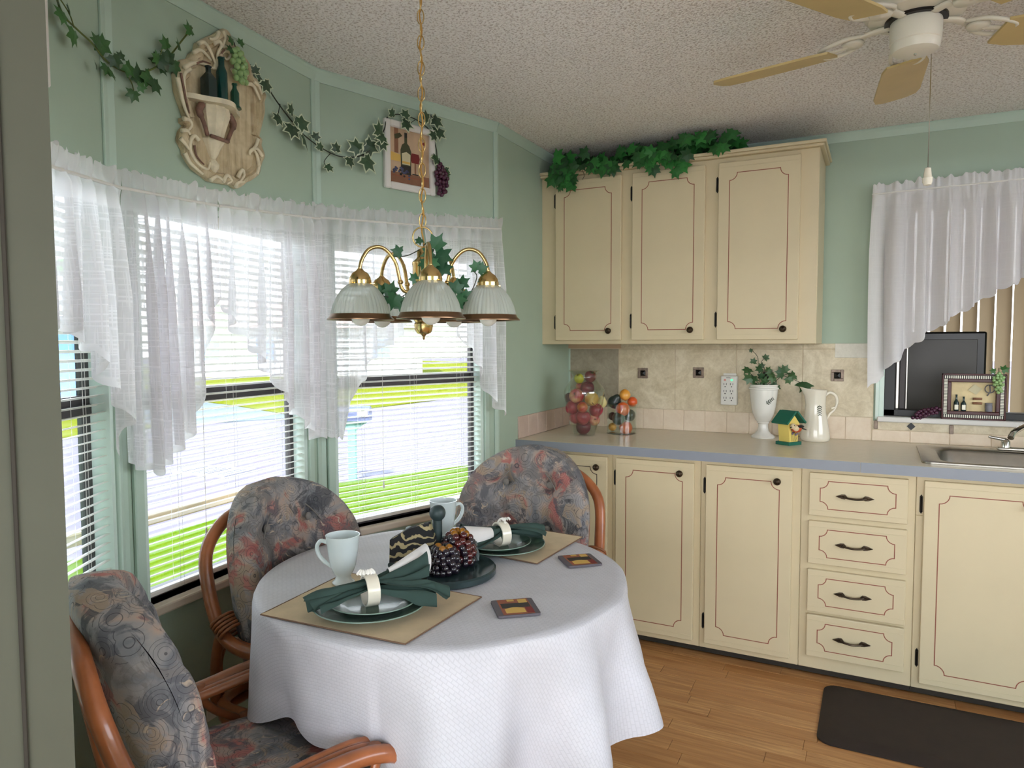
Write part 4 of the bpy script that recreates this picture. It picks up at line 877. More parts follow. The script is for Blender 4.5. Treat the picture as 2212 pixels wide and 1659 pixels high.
# ---------------- rattan chairs (front = local +x) ----------------
def make_chair(loc, rz, label, k_=1.0):
    t = thing('rattan_chair', label, 'chair', loc, rz, 'rattan swivel armchairs around the table'); t.scale = (k_, k_, k_)
    def pole(n, pts, r=.0145, seg=10, k=6, mat='rattan', sm=True): m = MB(); m.tube(catmull(pts, k), r, seg); return m.build(n, mat, t, sm)
    # back hoop running into the arms
    hoop = []
    for s in (1, -1):
        side = [(.268, s * .262, .37), (.288, s * .268, .45), (.262, s * .272, .535), (.18, s * .275, .578), (.07, s * .275, .578), (-.08, s * .272, .555), (-.195, s * .268, .575), (-.258, s * .258, .66), (-.300, s * .238, .78)]
        hoop.append(side)
    top = [(-.318, .17, .85), (-.325, .085, .878), (-.328, 0, .885), (-.325, -.085, .878), (-.318, -.17, .85)]
    pole('back_hoop', hoop[0] + top + hoop[1][::-1], .0185)
    for s in (1, -1):
        for k, dy in ((1, .030), (2, .053)):
            pole('arm_pole', [(.255, s * (.258 - dy), .39), (.274, s * (.264 - dy), .455), (.25, s * (.270 - dy), .53), (.175, s * (.272 - dy * .95), .576 + .002 * k), (.07, s * (.272 - dy * .9), .578), (-.08, s * (.27 - dy * .8), .555), (-.18, s * (.268 - dy * .7), .556), (-.235, s * (.266 - dy * .6), .54), (-.262, s * (.262 - dy * .5), .48), (-.262, s * (.26 - dy * .5), .39)], .0108)
        pole('back_leg', [(-.215, s * .262, .60), (-.25, s * .255, .50), (-.262, s * .25, .37)], .0145)
        pole('brace', [(.19, s * .255, .585), (.175, s * .262, .53), (.10, s * .262, .47), (.0, s * .258, .42), (-.05, s * .25, .375)], .0105); pole('brace', [(-.06, s * .255, .57), (-.03, s * .262, .51), (.05, s * .262, .45), (.13, s * .258, .41), (.16, s * .25, .375)], .0105)
        for c, ax in (((.055, s * .262, .452), (0, 0, 1)), ((.18, s * .262, .575), (0, 0, 1)), ((-.055, s * .258, .558), (0, 0, 1))):
            m = MB(); m.tube([Vector(c) - Vector(ax) * .016, Vector(c), Vector(c) + Vector(ax) * .016], [.0155, .0185, .0155], 10); m.build('cane_binding', 'rattan_wrap', t, True)
        m = MB()
        for k in range(5):
            x = -.185 - k * .009; z = .592 + k * .006; m.tube([(x + .016 * math.cos(a), s * (.252 + .036 * math.cos(a * 1) * 0 + .038 * math.sin(a)), z + .021 * math.cos(a)) for a in [2 * PI * i / 14 for i in range(14)]], .0048, 5, True)
        m.build('cane_binding', 'rattan_wrap', t, True)
    pole('back_slat', [(-.25, 0, .37), (-.275, 0, .55), (-.318, 0, .78), (-.328, 0, .885)], .011)
    for y in (-.12, .12): pole('back_slat', [(-.255, y, .37), (-.275, y, .55), (-.315, y, .78), (-.324, y, .88)], .010)
    # seat frame, swivel base
    for z, r in ((.372, .018), (.342, .016)):
        m = MB(); m.tube([(x * 1.0, y, z) for x, y in rrect(.275, .262, .09, 6)], r, 10, True); m.build('seat_frame', 'rattan', t, True)
    m = MB(); m.lathe([(.0001, .325), (.09, .325), (.09, .335), (.0001, .336)], 20); m.tube([(0, 0, .22), (0, 0, .33)], .025, 12); m.build('swivel', 'iron_black', t, 40)
    for z, r_ in ((.285, .19), (.258, .2), (.06, .235)):
        m = MB(); m.tube([(r_ * math.cos(a), r_ * math.sin(a), z) for a in [2 * PI * i / 32 for i in range(32)]], .0145, 8, True); m.build('base_ring', 'rattan', t, True)
    m = MB(); m.box(-.18, .18, -.025, .025, .222, .246); m.box(-.025, .025, -.18, .18, .222, .246); m.build('base_cross', 'rattan', t)
    for k in range(4):
        a = PI / 4 + k * PI / 2; c, s = math.cos(a), math.sin(a); pole('leg', [(c * .17, s * .17, .27), (c * .2, s * .2, .2), (c * .22, s * .22, .1), (c * .25, s * .25, .0)], .016)
    # seat cushion
    m = MB(); NU, NV = 44, 12
    def sc(u, v):
        a = 2 * PI * u; t_ = (v - .5) * PI; e = .42
        cx = math.copysign(abs(math.cos(a)) ** .5, math.cos(a)); cy = math.copysign(abs(math.sin(a)) ** .5, math.sin(a)); q = max(.0, math.cos(t_)) ** e
        x = .25 * cx * q + .02; y = .228 * cy * q; zz = .448 + .056 * math.copysign(abs(math.sin(t_)) ** .8, math.sin(t_)) + .006 * mnoise.noise(Vector((x * 9, y * 9, 0)))
        return (x, y, zz)
    m.grid(sc, NU, NV, closed_u=True); so = m.build('seat_cushion', 'cushion', t, True)
    # back cushion: arched, wrapped, tufted
    bt = [(-.085, .13), (.085, .13), (-.085, -.02), (.085, -.02)]
    NU, NV = 56, 40
    def body(front):
        m = MB()
        def f(u, v):
            yy = (u - .5) * 2; zz = v
            # arch outline
            hw = .250 * (1 - max(0, (zz - .5) / .5) ** 2.5) ** .5 if zz > .5 else .250 - .03 * (1 - zz / .5) ** 2
            hw = max(hw, .02); y = yy * hw; Z = .43 + zz * .53
            edge = (1 - abs(yy) ** 7) ** .5 if abs(yy) < 1 else 0
            et = (1 - max(0, (zz - .86) / .14) ** 4) ** .5 * (min(1, zz / .08)) ** .5
            th = (.060 + .022 * abs(yy) ** 3) * edge * et
            for by, bz in bt:
                d2 = ((y - by) ** 2 + (Z - .70 - bz) ** 2) / .0016; th -= (.030 if front else .012) * math.exp(-d2 * 1.2) * edge * et
            if front:
                th -= .010 * math.exp(-((abs(y) - .085) / .012) ** 2) * edge * et * (1 if Z < .9 else .3); th -= .007 * math.exp(-((Z - .70 - .13) / .012) ** 2) * edge * et; th -= .007 * math.exp(-((Z - .68) / .012) ** 2) * edge * et
                th += .004 * mnoise.noise(Vector((y * 12, Z * 12, 5)))
            cx = -.205 - (Z - .43) * .17 + .085 * (y / .25) ** 2
            return (cx + (th if front else -th * .75), y, Z)
        m.grid(f, NU, NV); return m
    m = body(True); b = body(False); m.add(b.v, [f[::-1] for f in b.f])
    bc = m.build('back_cushion', 'cushion', t, True)
    for by, bz in bt:
        m = MB(); Z = .70 + bz; x = -.205 - (Z - .43) * .17 + .085 * (by / .25) ** 2 + .038; m.ball((x, by, Z), .0125, 12, 8, sc=(.6, 1, 1)); m.build('tufting_button', 'button_grey', bc, True)
    m = MB(); pts = []
    for k in range(41):
        v = k / 40; a = v * PI; zz = math.sin(a); pts.append((-.16 - (.43 + .42 * zz - .43) * .17, .19 * math.cos(a), .50 + .40 * zz))
    m = MB(); m.tube([Vector((-.205 - (p[2] - .43) * .17 + .085 * (p[1] / .25) ** 2 + .050, p[1], p[2])) for p in pts], .0022, 5); m.build('piping', 'button_grey', bc, True)
    return t
make_chair((-.405, -2.60, 0), math.radians(62), 'rattan armchair with patterned cushion seen side-on beside the partition', .94)
make_chair((-.575, -2.09, 0), math.radians(0), 'rattan armchair with patterned cushion backed against the bay window', .97)
make_chair((-.35, -1.60, 0), math.radians(-88), 'rattan armchair with patterned cushion in front of the base cabinets')
# ---------------- ivy ----------------
def leaf_mesh(name, mat, sharp=1.0):
    half = [(0, 1.0), (.10, .74), (.24, .56), (.60, .60), (.50, .34), (.40, .20), (.66, -.10), (.40, -.10), (.22, -.22), (.06, -.10)]
    out = half + [(-x, y) for x, y in half[::-1] if x > 0.001]; n = len(out); c = (0, .22); m = MB()
    z = lambda x, y: -.16 * abs(x) - .10 * (y - .2) ** 2
    m.v = [(c[0], c[1], .02)] + [(c[0] + (x - c[0]) * .76, c[1] + (y - c[1]) * .76, z(x * .76, y) + .01) for x, y in out] + [(x, y, z(x, y)) for x, y in out]
    for i in range(n):
        j = (i + 1) % n; m.f.append((0, 1 + j, 1 + i)); m.f.append((1 + i, 1 + j, 1 + n + j, 1 + n + i)); m.mi += [0, 0]
    m.v = [(x, y - .22 + .22, zz) for x, y, zz in m.v]; m.edge = [0] + [.72] * n + [1.0] * n
    return m.mesh(name, mat, False)
LEAF = {k: leaf_mesh('leaf', k) for k in ('ivy', 'ivy_deep', 'ivy_var', 'ivy_lamp', 'ivy_urn')}
def put_leaf(root, me, pos, tip, nrm, s, name='leaf'):
    y = Vector(tip).normalized(); z = Vector(nrm); z = (z - y * z.dot(y)).normalized(); x = y.cross(z)
    o = link(name, me, root); o.matrix_local = Matrix(((x.x, y.x, z.x, 0), (x.y, y.y, z.y, 0), (x.z, y.z, z.z, 0), (0, 0, 0, 1))); o.location = pos; o.scale = (s, s, s); return o
rnd = random.Random(11)
def wall_of(x): return P1 if x < 222 else (P2 if x < 672 else P3)
def wpt(x, y, off=-.03): P = wall_of(x); u, z = P.px(x, y, off); return P.w(u, off, z)
def garland(label, leaves, stem, me, stem_mat, branches=()):
    root = thing('ivy_garland', label, 'ivy', wpt(*stem[len(stem) // 2]), 0); o = Vector(root.location)
    m = MB(); m.tube(catmull([wpt(x, y, -.018) - o for x, y in stem], 6), .0022, 6); m.build('vine', stem_mat, root, True)
    for br in branches: m = MB(); m.tube(catmull([wpt(x, y, -.022) - o for x, y in br], 4), .0014, 5); m.build('vine', stem_mat, root, True)
    for (x, y, s, a) in leaves:
        P = wall_of(x); off = -.022 - rnd.uniform(0, .018); p = wpt(x, y, off); d = (p - CAM).dot(CF); sz = s * d / F * .82
        a = math.radians(a); t = P.u * math.cos(a) + Vector((0, 0, 1)) * math.sin(a) - P.n * rnd.uniform(-.1, .35)
        nn = -P.n + Vector((rnd.uniform(-.4, .4), rnd.uniform(-.4, .4), rnd.uniform(-.2, .5)))
        put_leaf(root, LEAF[me], p - o - t.normalized() * sz * .3, t, nn, sz)
    return root
garland('dark green ivy garland draped beside the plaque on the partition side', [(135, 35, 42, 250), (160, 80, 46, 260), (150, 20, 34, 120), (128, 8, 30, 200), (225, 100, 44, -20), (212, 88, 38, 60), (230, 150, 30, -110), (208, 140, 24, 180), (250, 132, 36, -60), (243, 160, 28, -70), (262, 120, 22, 90), (280, 150, 38, -40), (300, 160, 46, 100), (322, 170, 46, -50), (338, 186, 38, -60), (288, 206, 32, -100), (306, 188, 24, 0), (345, 130, 38, 60), (365, 122, 38, 100), (378, 146, 36, -70), (358, 92, 32, 120), (388, 98, 30, 110), (410, 62, 34, 110), (338, 124, 30, 170), (352, 150, 28, -60)],
        [(118, -20), (135, 30), (165, 62), (200, 95), (228, 130), (262, 152), (300, 158), (335, 146), (365, 122), (395, 85), (415, 60)], 'ivy', 'ivy_stem', [[(270, 155), (285, 180), (290, 205)], [(160, 60), (150, 30), (128, -5)], [(340, 140), (352, 100), (360, 85)]])
garland('variegated white-edged ivy garland running from the plaque over the picture', [(577, 186, 38, -60), (560, 166, 28, 120), (552, 150, 26, 100), (600, 256, 34, 190), (630, 236, 34, 80), (632, 282, 44, 250), (655, 266, 44, 20), (660, 306, 48, -80), (640, 262, 30, 140), (683, 294, 24, 60), (692, 316, 26, 80), (727, 318, 30, 90), (712, 362, 26, -50), (757, 350, 32, -80), (768, 316, 42, 150), (797, 352, 50, -50), (802, 318, 44, -20), (820, 278, 42, 100), (823, 296, 34, 200), (826, 312, 34, -110), (848, 243, 28, 100), (877, 246, 28, 60), (880, 268, 36, -20), (920, 250, 34, 150), (945, 262, 38, -30), (950, 284, 40, 20), (936, 292, 28, 180), (944, 346, 36, -60), (962, 370, 26, -80)],
        [(540, 140), (575, 185), (600, 222), (632, 264), (655, 290), (692, 318), (735, 338), (780, 336), (812, 312), (830, 280), (838, 252), (870, 248), (905, 262), (930, 285), (942, 320), (944, 345)], 'ivy_var', 'ivy_stem_dark', [[(605, 225), (600, 250)], [(715, 330), (700, 350), (712, 365)], [(898, 258), (884, 268)], [(915, 258), (925, 248), (940, 258)]])
# ---------------- grape bunches ----------------
def bunch(label, c, w, h, n, mat, r, seed, P=None, lean=(0, 0), flat=.6, leaves=None, group='faux grape bunches', nrm=Vector((0, -1, 0)), rest=None):
    t = thing('grape_bunch', label, 'grapes', c, 0, group); g = MB().ball((0, 0, 0), r, 12, 8).mesh('grape', mat, True); rn = random.Random(seed); pts = []
    right = Vector((0, 0, 1)).cross(-nrm).normalized() * -1
    for k in range(5000):
        if len(pts) >= n: break
        v = rn.random(); rad = w * .5 * (math.sin(PI * min(1, .22 + .78 * (1 - v))) ** .7) * (1 - v * .55) if v < .97 else 0
        a = rn.uniform(0, 2 * PI); q = math.sqrt(rn.random()) * rad
        p = right * (q * math.cos(a) + lean[0] * v) + nrm * (abs(q * math.sin(a)) * flat + r) + Vector((0, 0, -h * v))
        if all((p - o).length > r * 1.45 for o in pts): pts.append(p)
    for p in pts: link('grape', g, t, p)
    m = MB(); m.tube([(0, 0, .02), nrm * r + Vector((0, 0, -.01)), nrm * r * 1.2 + right * lean[0] * .6 + Vector((0, 0, -h * .7))], .0016, 5); m.build('stalk', 'ivy_stem_dark', t, True)
    for (dx, dz, s, a) in (leaves or []):
        a = math.radians(a); put_leaf(t, LEAF['ivy'], right * dx + nrm * (r * 1.5) + Vector((0, 0, dz)), right * math.cos(a) + Vector((0, 0, math.sin(a))), nrm + Vector((0, 0, .3)), s)
    return t
# ---------------- ornate wall shelf ----------------
zo = lambda x, y: (350 + x * .229, 40 + y * .229)
OUT = [(570, 95), (610, 140), (640, 215), (700, 290), (760, 370), (805, 440), (830, 540), (890, 590), (930, 680), (960, 730), (942, 790), (945, 880), (930, 960), (900, 1080), (892, 1130), (920, 1150), (915, 1210), (945, 1300), (920, 1370), (905, 1420), (890, 1480), (830, 1530), (780, 1550), (735, 1590), (690, 1605), (640, 1570), (560, 1560), (480, 1545), (430, 1530), (370, 1480), (290, 1420), (240, 1350), (200, 1280), (195, 1240), (150, 1150), (150, 1120), (165, 1060), (205, 1010), (175, 980), (175, 940), (210, 930), (185, 860), (150, 760), (125, 680), (115, 600), (110, 520), (160, 470), (152, 405), (190, 385), (240, 375), (262, 330), (305, 305), (320, 232), (380, 195), (430, 168), (485, 148), (525, 118)]
def pq(x, y, off=0.0): return P2.px(*zo(x, y), off)
cu, cz = pq(545, 850)
pl = thing('wall_shelf', 'cream antiqued rococo wall shelf with carved scroll edge', 'shelf', P2.w(cu, 0, cz), P2.ang)
def lp(x, y, off=-.01): u, z = P2.px(*zo(x, y), off); return (u - cu, z - cz)
out = [lp(*p) for p in OUT][::-1]
m = MB(); m.prism(out, -.014, -.001); m.build('backboard', 'plaque', pl)
# raised carved rim
oc = catmull([(p[0], 0, p[1]) for p in out], 3, True); n = len(oc); inner = [Vector((p.x * .80, 0, p.z * .84 - .004)) for p in oc]
m = MB(); loops = [[(p.x, -.012, p.z) for p in oc], [(lerp(p.x, q.x, .12), -.024, lerp(p.z, q.z, .12)) for p, q in zip(oc, inner)], [(lerp(p.x, q.x, .5), -.028, lerp(p.z, q.z, .5)) for p, q in zip(oc, inner)], [(lerp(p.x, q.x, .62), -.020, lerp(p.z, q.z, .62)) for p, q in zip(oc, inner)], [(lerp(p.x, q.x, .8), -.024, lerp(p.z, q.z, .8)) for p, q in zip(oc, inner)], [(q.x, -.013, q.z) for q in inner]]
vs = [v for L_ in loops for v in L_]; m.add(vs, [(i * n + k, (i + 1) * n + k, (i + 1) * n + (k + 1) % n, i * n + (k + 1) % n) for i in range(len(loops) - 1) for k in range(n)]); m.build('carved_rim', 'plaque', pl, 60)
def scroll(pts, r0=.0065, r1=.003, nm='scroll', mat='plaque_pale', off=-.026):
    c = catmull([(lp(x, y, -.02)[0], off, lp(x, y, -.02)[1]) for x, y in pts], 6); k = len(c); m = MB(); m.tube(c, [lerp(r0, r1, i / (k - 1)) for i in range(k)], 7); m.build(nm, mat, pl, True)
for s_ in ([(190, 470), (260, 430), (340, 420), (420, 450), (480, 480)], [(480, 480), (500, 420), (540, 330), (600, 310), (630, 350), (600, 390), (570, 370)], [(330, 240), (380, 230), (430, 290), (470, 380), (500, 450)], [(470, 240), (520, 220), (545, 260), (510, 330), (500, 420)], [(560, 120), (580, 190), (560, 260), (600, 270)], [(280, 330), (340, 300), (400, 340), (450, 400)], [(520, 130), (500, 180), (460, 200), (430, 190)], [(640, 470), (690, 540), (760, 560), (800, 520)],
           [(785, 620), (840, 630), (880, 700), (910, 770)], [(850, 600), (900, 640), (930, 720)], [(185, 945), (240, 960), (265, 1010), (230, 1060)], [(170, 1060), (220, 1060), (250, 1100)], [(160, 1130), (200, 1180), (240, 1240)], [(330, 1150), (290, 1110), (255, 1150), (250, 1240), (290, 1330), (360, 1400), (420, 1420), (435, 1360)],
           [(890, 1140), (870, 1200), (830, 1250), (810, 1270)], [(930, 1300), (880, 1230), (820, 1245), (815, 1290)], [(900, 1400), (880, 1290), (850, 1240)], [(560, 1540), (600, 1480), (640, 1530), (600, 1560)], [(700, 1500), (740, 1430), (760, 1480), (720, 1540)], [(440, 1530), (500, 1490), (560, 1530)], [(680, 1590), (700, 1550), (760, 1540)], [(200, 1270), (240, 1350), (300, 1410), (370, 1470)], [(880, 1470), (900, 1380), (890, 1300)], [(130, 560), (160, 700), (200, 850), (240, 940)], [(250, 480), (200, 520), (190, 600), (215, 760)]): scroll(s_)
for s_ in ([(150, 520), (175, 640), (205, 790), (235, 900)], [(300, 430), (360, 410), (430, 430)], [(280, 1200), (300, 1300), (370, 1380)], [(560, 300), (520, 360), (515, 440)]): scroll(s_, .0035, .002, 'groove', 'plaque_brown', -.030)
# bracket and shelf board
su0, sz0 = lp(335, 705, -.06); su1, sz1 = lp(805, 835, -.06); sc_, szm = (su0 + su1) / 2, (sz0 + sz1) / 2 - .004; hw = (su1 - su0) / 2
top = [(sc_ + hw * math.cos(a) * (1 + .06 * math.cos(4 * a)), -.014 - (.062 + .01 * math.cos(a * 4)) * math.sin(a)) for a in [PI * k / 24 for k in range(25)]]
m = MB(); m.prism([(x, y) for x, y in top], szm - .014, szm, 'z'); sb = m.build('shelf_board', 'plaque_pale', pl, 40)
prof = [(.046, szm - .014), (.05, szm - .03), (.044, szm - .05), (.036, szm - .075), (.030, szm - .098), (.034, szm - .102), (.030, szm - .112), (.022, szm - .125), (.016, szm - .14), (.008, szm - .155), (.018, szm - .17), (.017, szm - .178), (.009, szm - .192), (.001, szm - .198)]
m = MB(); m.lathe(prof, 18, T(sc_, -.014, 0), 0, PI, 2 * PI, lambda a, z: 1 + .05 * math.cos(a * 12)); m.build('bracket', 'plaque_pale', pl, 50)
for sgn in (-1, 1):
    m = MB(); c = catmull([(sc_ + sgn * .05, -.03, szm - .018), (sc_ + sgn * .064, -.034, szm - .04), (sc_ + sgn * .05, -.036, szm - .07), (sc_ + sgn * .036, -.034, szm - .1)], 5); m.tube(c, [.010] * 8 + [.006] * 8, 8); m.build('acanthus', 'plaque_brown', pl, True)
m = MB(); m.tube([(sc_ - .033, -.042, szm - .1), (sc_, -.05, szm - .103), (sc_ + .033, -.042, szm - .1)], .0055, 8); m.build('collar', 'plaque_brown', pl, True)
# bottles on the shelf
def bottle(x, y, prof, mat, label, seg=20, cork=False, sq=False):
    u, z = P2.px(*zo(x, y), -.05); p = P2.w(u, -.045, cz + szm + .0005); t = thing('glass_bottle', label, 'bottle', p, P2.ang + (PI / 4 if sq else 0), 'bottles on the wall shelf')
    m = MB(); m.lathe(prof, 4 if sq else seg); m.build('body', mat, t, 40)
    if cork: h = prof[-1][1]; m = MB(); m.lathe([(.0001, h - .004), (.0055, h - .004), (.0055, h + .009), (.0001, h + .009)], 12); m.build('cork', 'cork', t, 40)
bottle(455, 690, [(.0001, 0), (.021, 0), (.021, .052), (.010, .066), (.007, .07), (.007, .082), (.009, .083), (.009, .087), (.0001, .087)], 'bottle_dark', 'square dark grey-green bottle on the wall shelf', sq=True)
bottle(580, 725, [(.0001, 0), (.0145, 0), (.0155, .003), (.0155, .085), (.010, .1), (.0085, .104), (.0085, .122), (.010, .123), (.010, .127), (.0001, .127)], 'bottle_teal', 'tall teal bottle with white cork on the wall shelf', cork=True)
bottle(700, 780, [(.0001, 0), (.018, 0), (.0175, .004), (.0125, .01), (.0125, .045), (.007, .056), (.006, .06), (.006, .066), (.008, .067), (.008, .071), (.0001, .071)], 'bottle_green', 'short flared green bottle on the wall shelf')
u, z = P2.px(512, 106, -.04); bunch('pale green grape bunch hanging over the wall shelf top', P2.w(u, -.03, z), .085, .10, 46, 'grape_green', .0094, 3, nrm=-P2.n, lean=(.012, 0), leaves=[(-.02, .012, .026, 150), (.01, .018, .022, 60), (-.025, -.01, .022, 200)])
u, z = P3.px(952, 352, -.03); bunch('dark purple grape bunch hanging beside the wine picture', P3.w(u, -.02, z), .085, .125, 50, 'grape_purple', .0092, 4, nrm=-P3.n, lean=(.004, 0), leaves=[(-.02, .01, .034, 160), (.028, -.03, .032, -60)])
# ---------------- wine picture ----------------
(u0, z0), (u1, z1) = P3.px(831, 404, -.012), P3.px(938, 262, -.012); z1 = P3.px(835, 255, -.012)[1]
W_, H_ = u1 - u0, z1 - z0; pf = thing('framed_picture', 'white framed still life of wine bottle and grapes on bay wall', 'picture', P3.w(u0, 0, z0), P3.ang)
b = .026
for x0, x1, a0, a1 in ((0, b, 0, H_), (W_ - b, W_, 0, H_), (b, W_ - b, 0, b), (b, W_ - b, H_ - b, H_)): m = MB(); m.bev(x0, x1, -.02, -.001, a0, a1, .004, 1); m.build('frame_rail', 'white_paint', pf)
m = MB(); m.box(b, W_ - b, -.008, -.002, b, H_ - b); cv = m.build('canvas', 'photo_tan', pf)
iw, ih = W_ - 2 * b, H_ - 2 * b
def pr(pts, mat, k): m = MB(); m.add([(b + x * iw, -.0081 - k * .0003, b + y * ih) for x, y in pts], [tuple(range(len(pts)))]); m.build('print', mat, cv)
pr([(0, 0), (1, 0), (1, .2), (0, .2)], 'print_brown', 1); pr([(.0, .13), (.96, .13), (.96, .145), (0, .145)], 'print_rust', 2); pr([(.45, 0), (.46, 0), (.46, .13), (.45, .13)], 'print_rust', 2); pr([(0, .4), (.33, .4), (.33, .52), (0, .56)], 'print_gold', 1); pr([(.12, .55), (.22, .55), (.22, 1), (.12, 1)], 'print_brown', 1)
pr([(.28, .18), (.53, .18), (.54, .62), (.49, .72), (.44, .76), (.44, .95), (.37, .95), (.37, .76), (.31, .72), (.27, .62)], 'print_olive', 3); pr([(.31, .36), (.51, .36), (.52, .56), (.42, .6), (.30, .56)], 'print_label', 4); pr([(.31, .38), (.51, .38), (.51, .42), (.31, .42)], 'print_gold', 5); pr([(.37, .86), (.44, .86), (.44, .95), (.37, .95)], 'print_dark', 4); pr([(.28, .18), (.53, .18), (.53, .34), (.28, .34)], 'print_dark', 4)
pr([(.55, .42), (.73, .42), (.76, .52), (.73, .6), (.55, .6), (.52, .5)], 'print_red', 3); pr([(.62, .22), (.66, .22), (.66, .42), (.62, .42)], 'print_brown', 4); pr([(.56, .2), (.72, .2), (.72, .22), (.56, .22)], 'print_dark', 4); pr([(.12, .88), (.26, .93), (.32, .88), (.22, .82), (.14, .80)], 'print_olive', 2); pr([(.8, .82), (.88, .86), (.9, .78)], 'print_red', 2)
rn = random.Random(9)
for k in range(34):
    x = rn.uniform(.06, .48); y = .30 - .5 * abs(x - .22) * .5 - rn.uniform(0, .13); a0 = rn.uniform(0, 1); pr([(x + .028 * math.cos(a), y + .02 * math.sin(a)) for a in [2 * PI * i / 8 for i in range(8)]], 'print_blue' if k % 3 else 'print_dark', 5 + k % 3)
# white frame edge showing behind the partition
u, z = P1.px(103, 190, -.01); wf = thing('side_picture', 'white framed picture mostly hidden behind the partition', 'picture', P1.w(u - .108, 0, z), P1.ang)
for x0, x1, a0, a1 in ((-.16, -.14, 0, .28), (.085, .108, 0, .28), (-.14, .085, 0, .022), (-.14, .085, .258, .28)): m = MB(); m.bev(x0, x1, -.018, -.001, a0, a1, .003, 1); m.build('frame_rail', 'white_paint', wf)
m = MB(); m.box(-.14, .085, -.006, -.002, .022, .258); m.build('print', 'photo_tan', wf)
# ---------------- chandelier ----------------
CD = 1.88; ch0 = at_d(915, 690, CD); cx, cy = ch0.x, ch0.y
def chz(py): return at_d(912, py, CD).z
ch = thing('chandelier', 'brass five-arm chandelier with ribbed glass shades above the table', 'chandelier', (cx, cy, chz(735)))
b0 = chz(735); Z = lambda py: chz(py) - b0
m = MB(); m.lathe([(.001, Z(735)), (.004, Z(731)), (.003, Z(727)), (.008, Z(723)), (.018, Z(720)), (.024, Z(712)), (.025, Z(700)), (.022, Z(696)), (.0275, Z(690)), (.0275, Z(575)), (.029, Z(572)), (.029, Z(568)), (.018, Z(560)), (.0155, Z(556)), (.0155, Z(545)), (.012, Z(540)), (.004, Z(537)), (.0001, Z(535))], 24); m.build('body', 'gold', ch, 35)
m = MB(); m.tube([(.0, .026 * math.cos(a), Z(514) + .026 * math.sin(a)) for a in [2 * PI * i / 28 for i in range(28)]], .0022, 6, True); rg = m.build('ring', 'gold', ch, True); rg.rotation_euler = (0, 0, YAW + PI / 2 + .2)
zr0 = Z(490); zr1 = ZCEIL - b0 - .02; lk = MB()
hl = .026; lk.tube([(.0085 * math.sin(2 * PI * i / 20) , 0, hl * math.cos(2 * PI * i / 20) * .72) for i in range(20)], .0016, 6, True); lkm = lk.mesh('chain_link', 'gold', True); zz = zr0 + .014; k = 0
while zz < zr1: link('chain_link', lkm, ch, (0, 0, zz), (0, 0, (k % 2) * PI / 2 + .5)); zz += .0325; k += 1
m = MB(); m.tube([(.003 * math.sin(i * 1.1), .003 * math.cos(i * 1.1), lerp(Z(537), zr1, i / 50)) for i in range(51)], .0022, 6); m.build('cord', 'gold_cord', ch, True)
m = MB(); m.lathe([(.0001, zr1 - .012), (.012, zr1 - .01), (.05, zr1 + .008), (.055, zr1 + .0195), (.0001, zr1 + .0195)], 24); m.build('ceiling_canopy', 'gold', ch, 40)
base_a = math.atan2(-CF.y, -CF.x)
RB = 40
sh = MB(); prof = [(.027, .088), (.031, .086), (.044, .074), (.057, .056), (.066, .036), (.071, .016), (.0725, .008)]
SEG = 160; sh.lathe(prof, SEG, None, 0, 0, 2 * PI, lambda a, z: 1 + (.03 if z < .084 else 0) * math.cos(a * 40)); shm = sh.mesh('glass_shade', 'shade_glass', True)
rim = MB(); rim.lathe([(.070, .012), (.074, .012), (.0765, .006), (.0835, -.0005), (.0835, -.003), (.081, -.003), (.072, .004), (.070, .012)], 48); rimm = rim.mesh('shade_rim', 'antique_brass', 40)
bl = MB(); bl.lathe([(.0001, -.018), (.010, -.016), (.020, -.008), (.0245, .004), (.0235, .016), (.016, .034), (.012, .046), (.012, .06), (.0001, .06)], 20); blm = bl.mesh('bulb', 'bulb', True)
cp = MB(); cp.lathe([(.0001, .126), (.006, .126), (.010, .121), (.020, .114), (.026, .104), (.027, .098), (.028, .097), (.028, .082), (.026, .080), (.0001, .080)], 20); cpm = cp.mesh('shade_cap', 'gold', 35)
zrim = Z(691); ARM = []
for th in (13, 85, 157, 229, 301):
    a = base_a + math.radians(th); d = Vector((math.cos(a), math.sin(a), 0)); R_ = .172
    arm = MB(); zs = zrim + .124
    arm.tube(catmull([tuple(d * .022) + () if False else (d.x * .022, d.y * .022, Z(632)), (d.x * .05, d.y * .05, Z(632)), (d.x * .062, d.y * .062, Z(622)), (d.x * .068, d.y * .068, Z(600)), (d.x * .078, d.y * .078, Z(570)), (d.x * .1, d.y * .1, Z(548)), (d.x * .123, d.y * .123, Z(541)), (d.x * .148, d.y * .148, Z(548)), (d.x * .165, d.y * .165, Z(567)), (d.x * R_, d.y * R_, Z(585)), (d.x * R_, d.y * R_, zs)], 6), .0048, 8)
    arm.ball((d.x * .064, d.y * .064, Z(612)), .0075, 10, 6); ao = arm.build('arm', 'gold', ch, True); sp_ = d * R_
    s_o = link('glass_shade', shm, ch, (sp_.x, sp_.y, zrim)); link('shade_rim', rimm, s_o); link('bulb', blm, ch, (sp_.x, sp_.y, zrim)); link('shade_cap', cpm, ch, (sp_.x, sp_.y, zrim))
    for k in range(3):
        aa = k * 2 * PI / 3 + a + .6; m = MB(); m.tube([(.026 * math.cos(aa), .026 * math.sin(aa), .089), (.036 * math.cos(aa), .036 * math.sin(aa), .089)], .0022, 6); s2 = m.build('thumb_screw', 'gold', s_o)
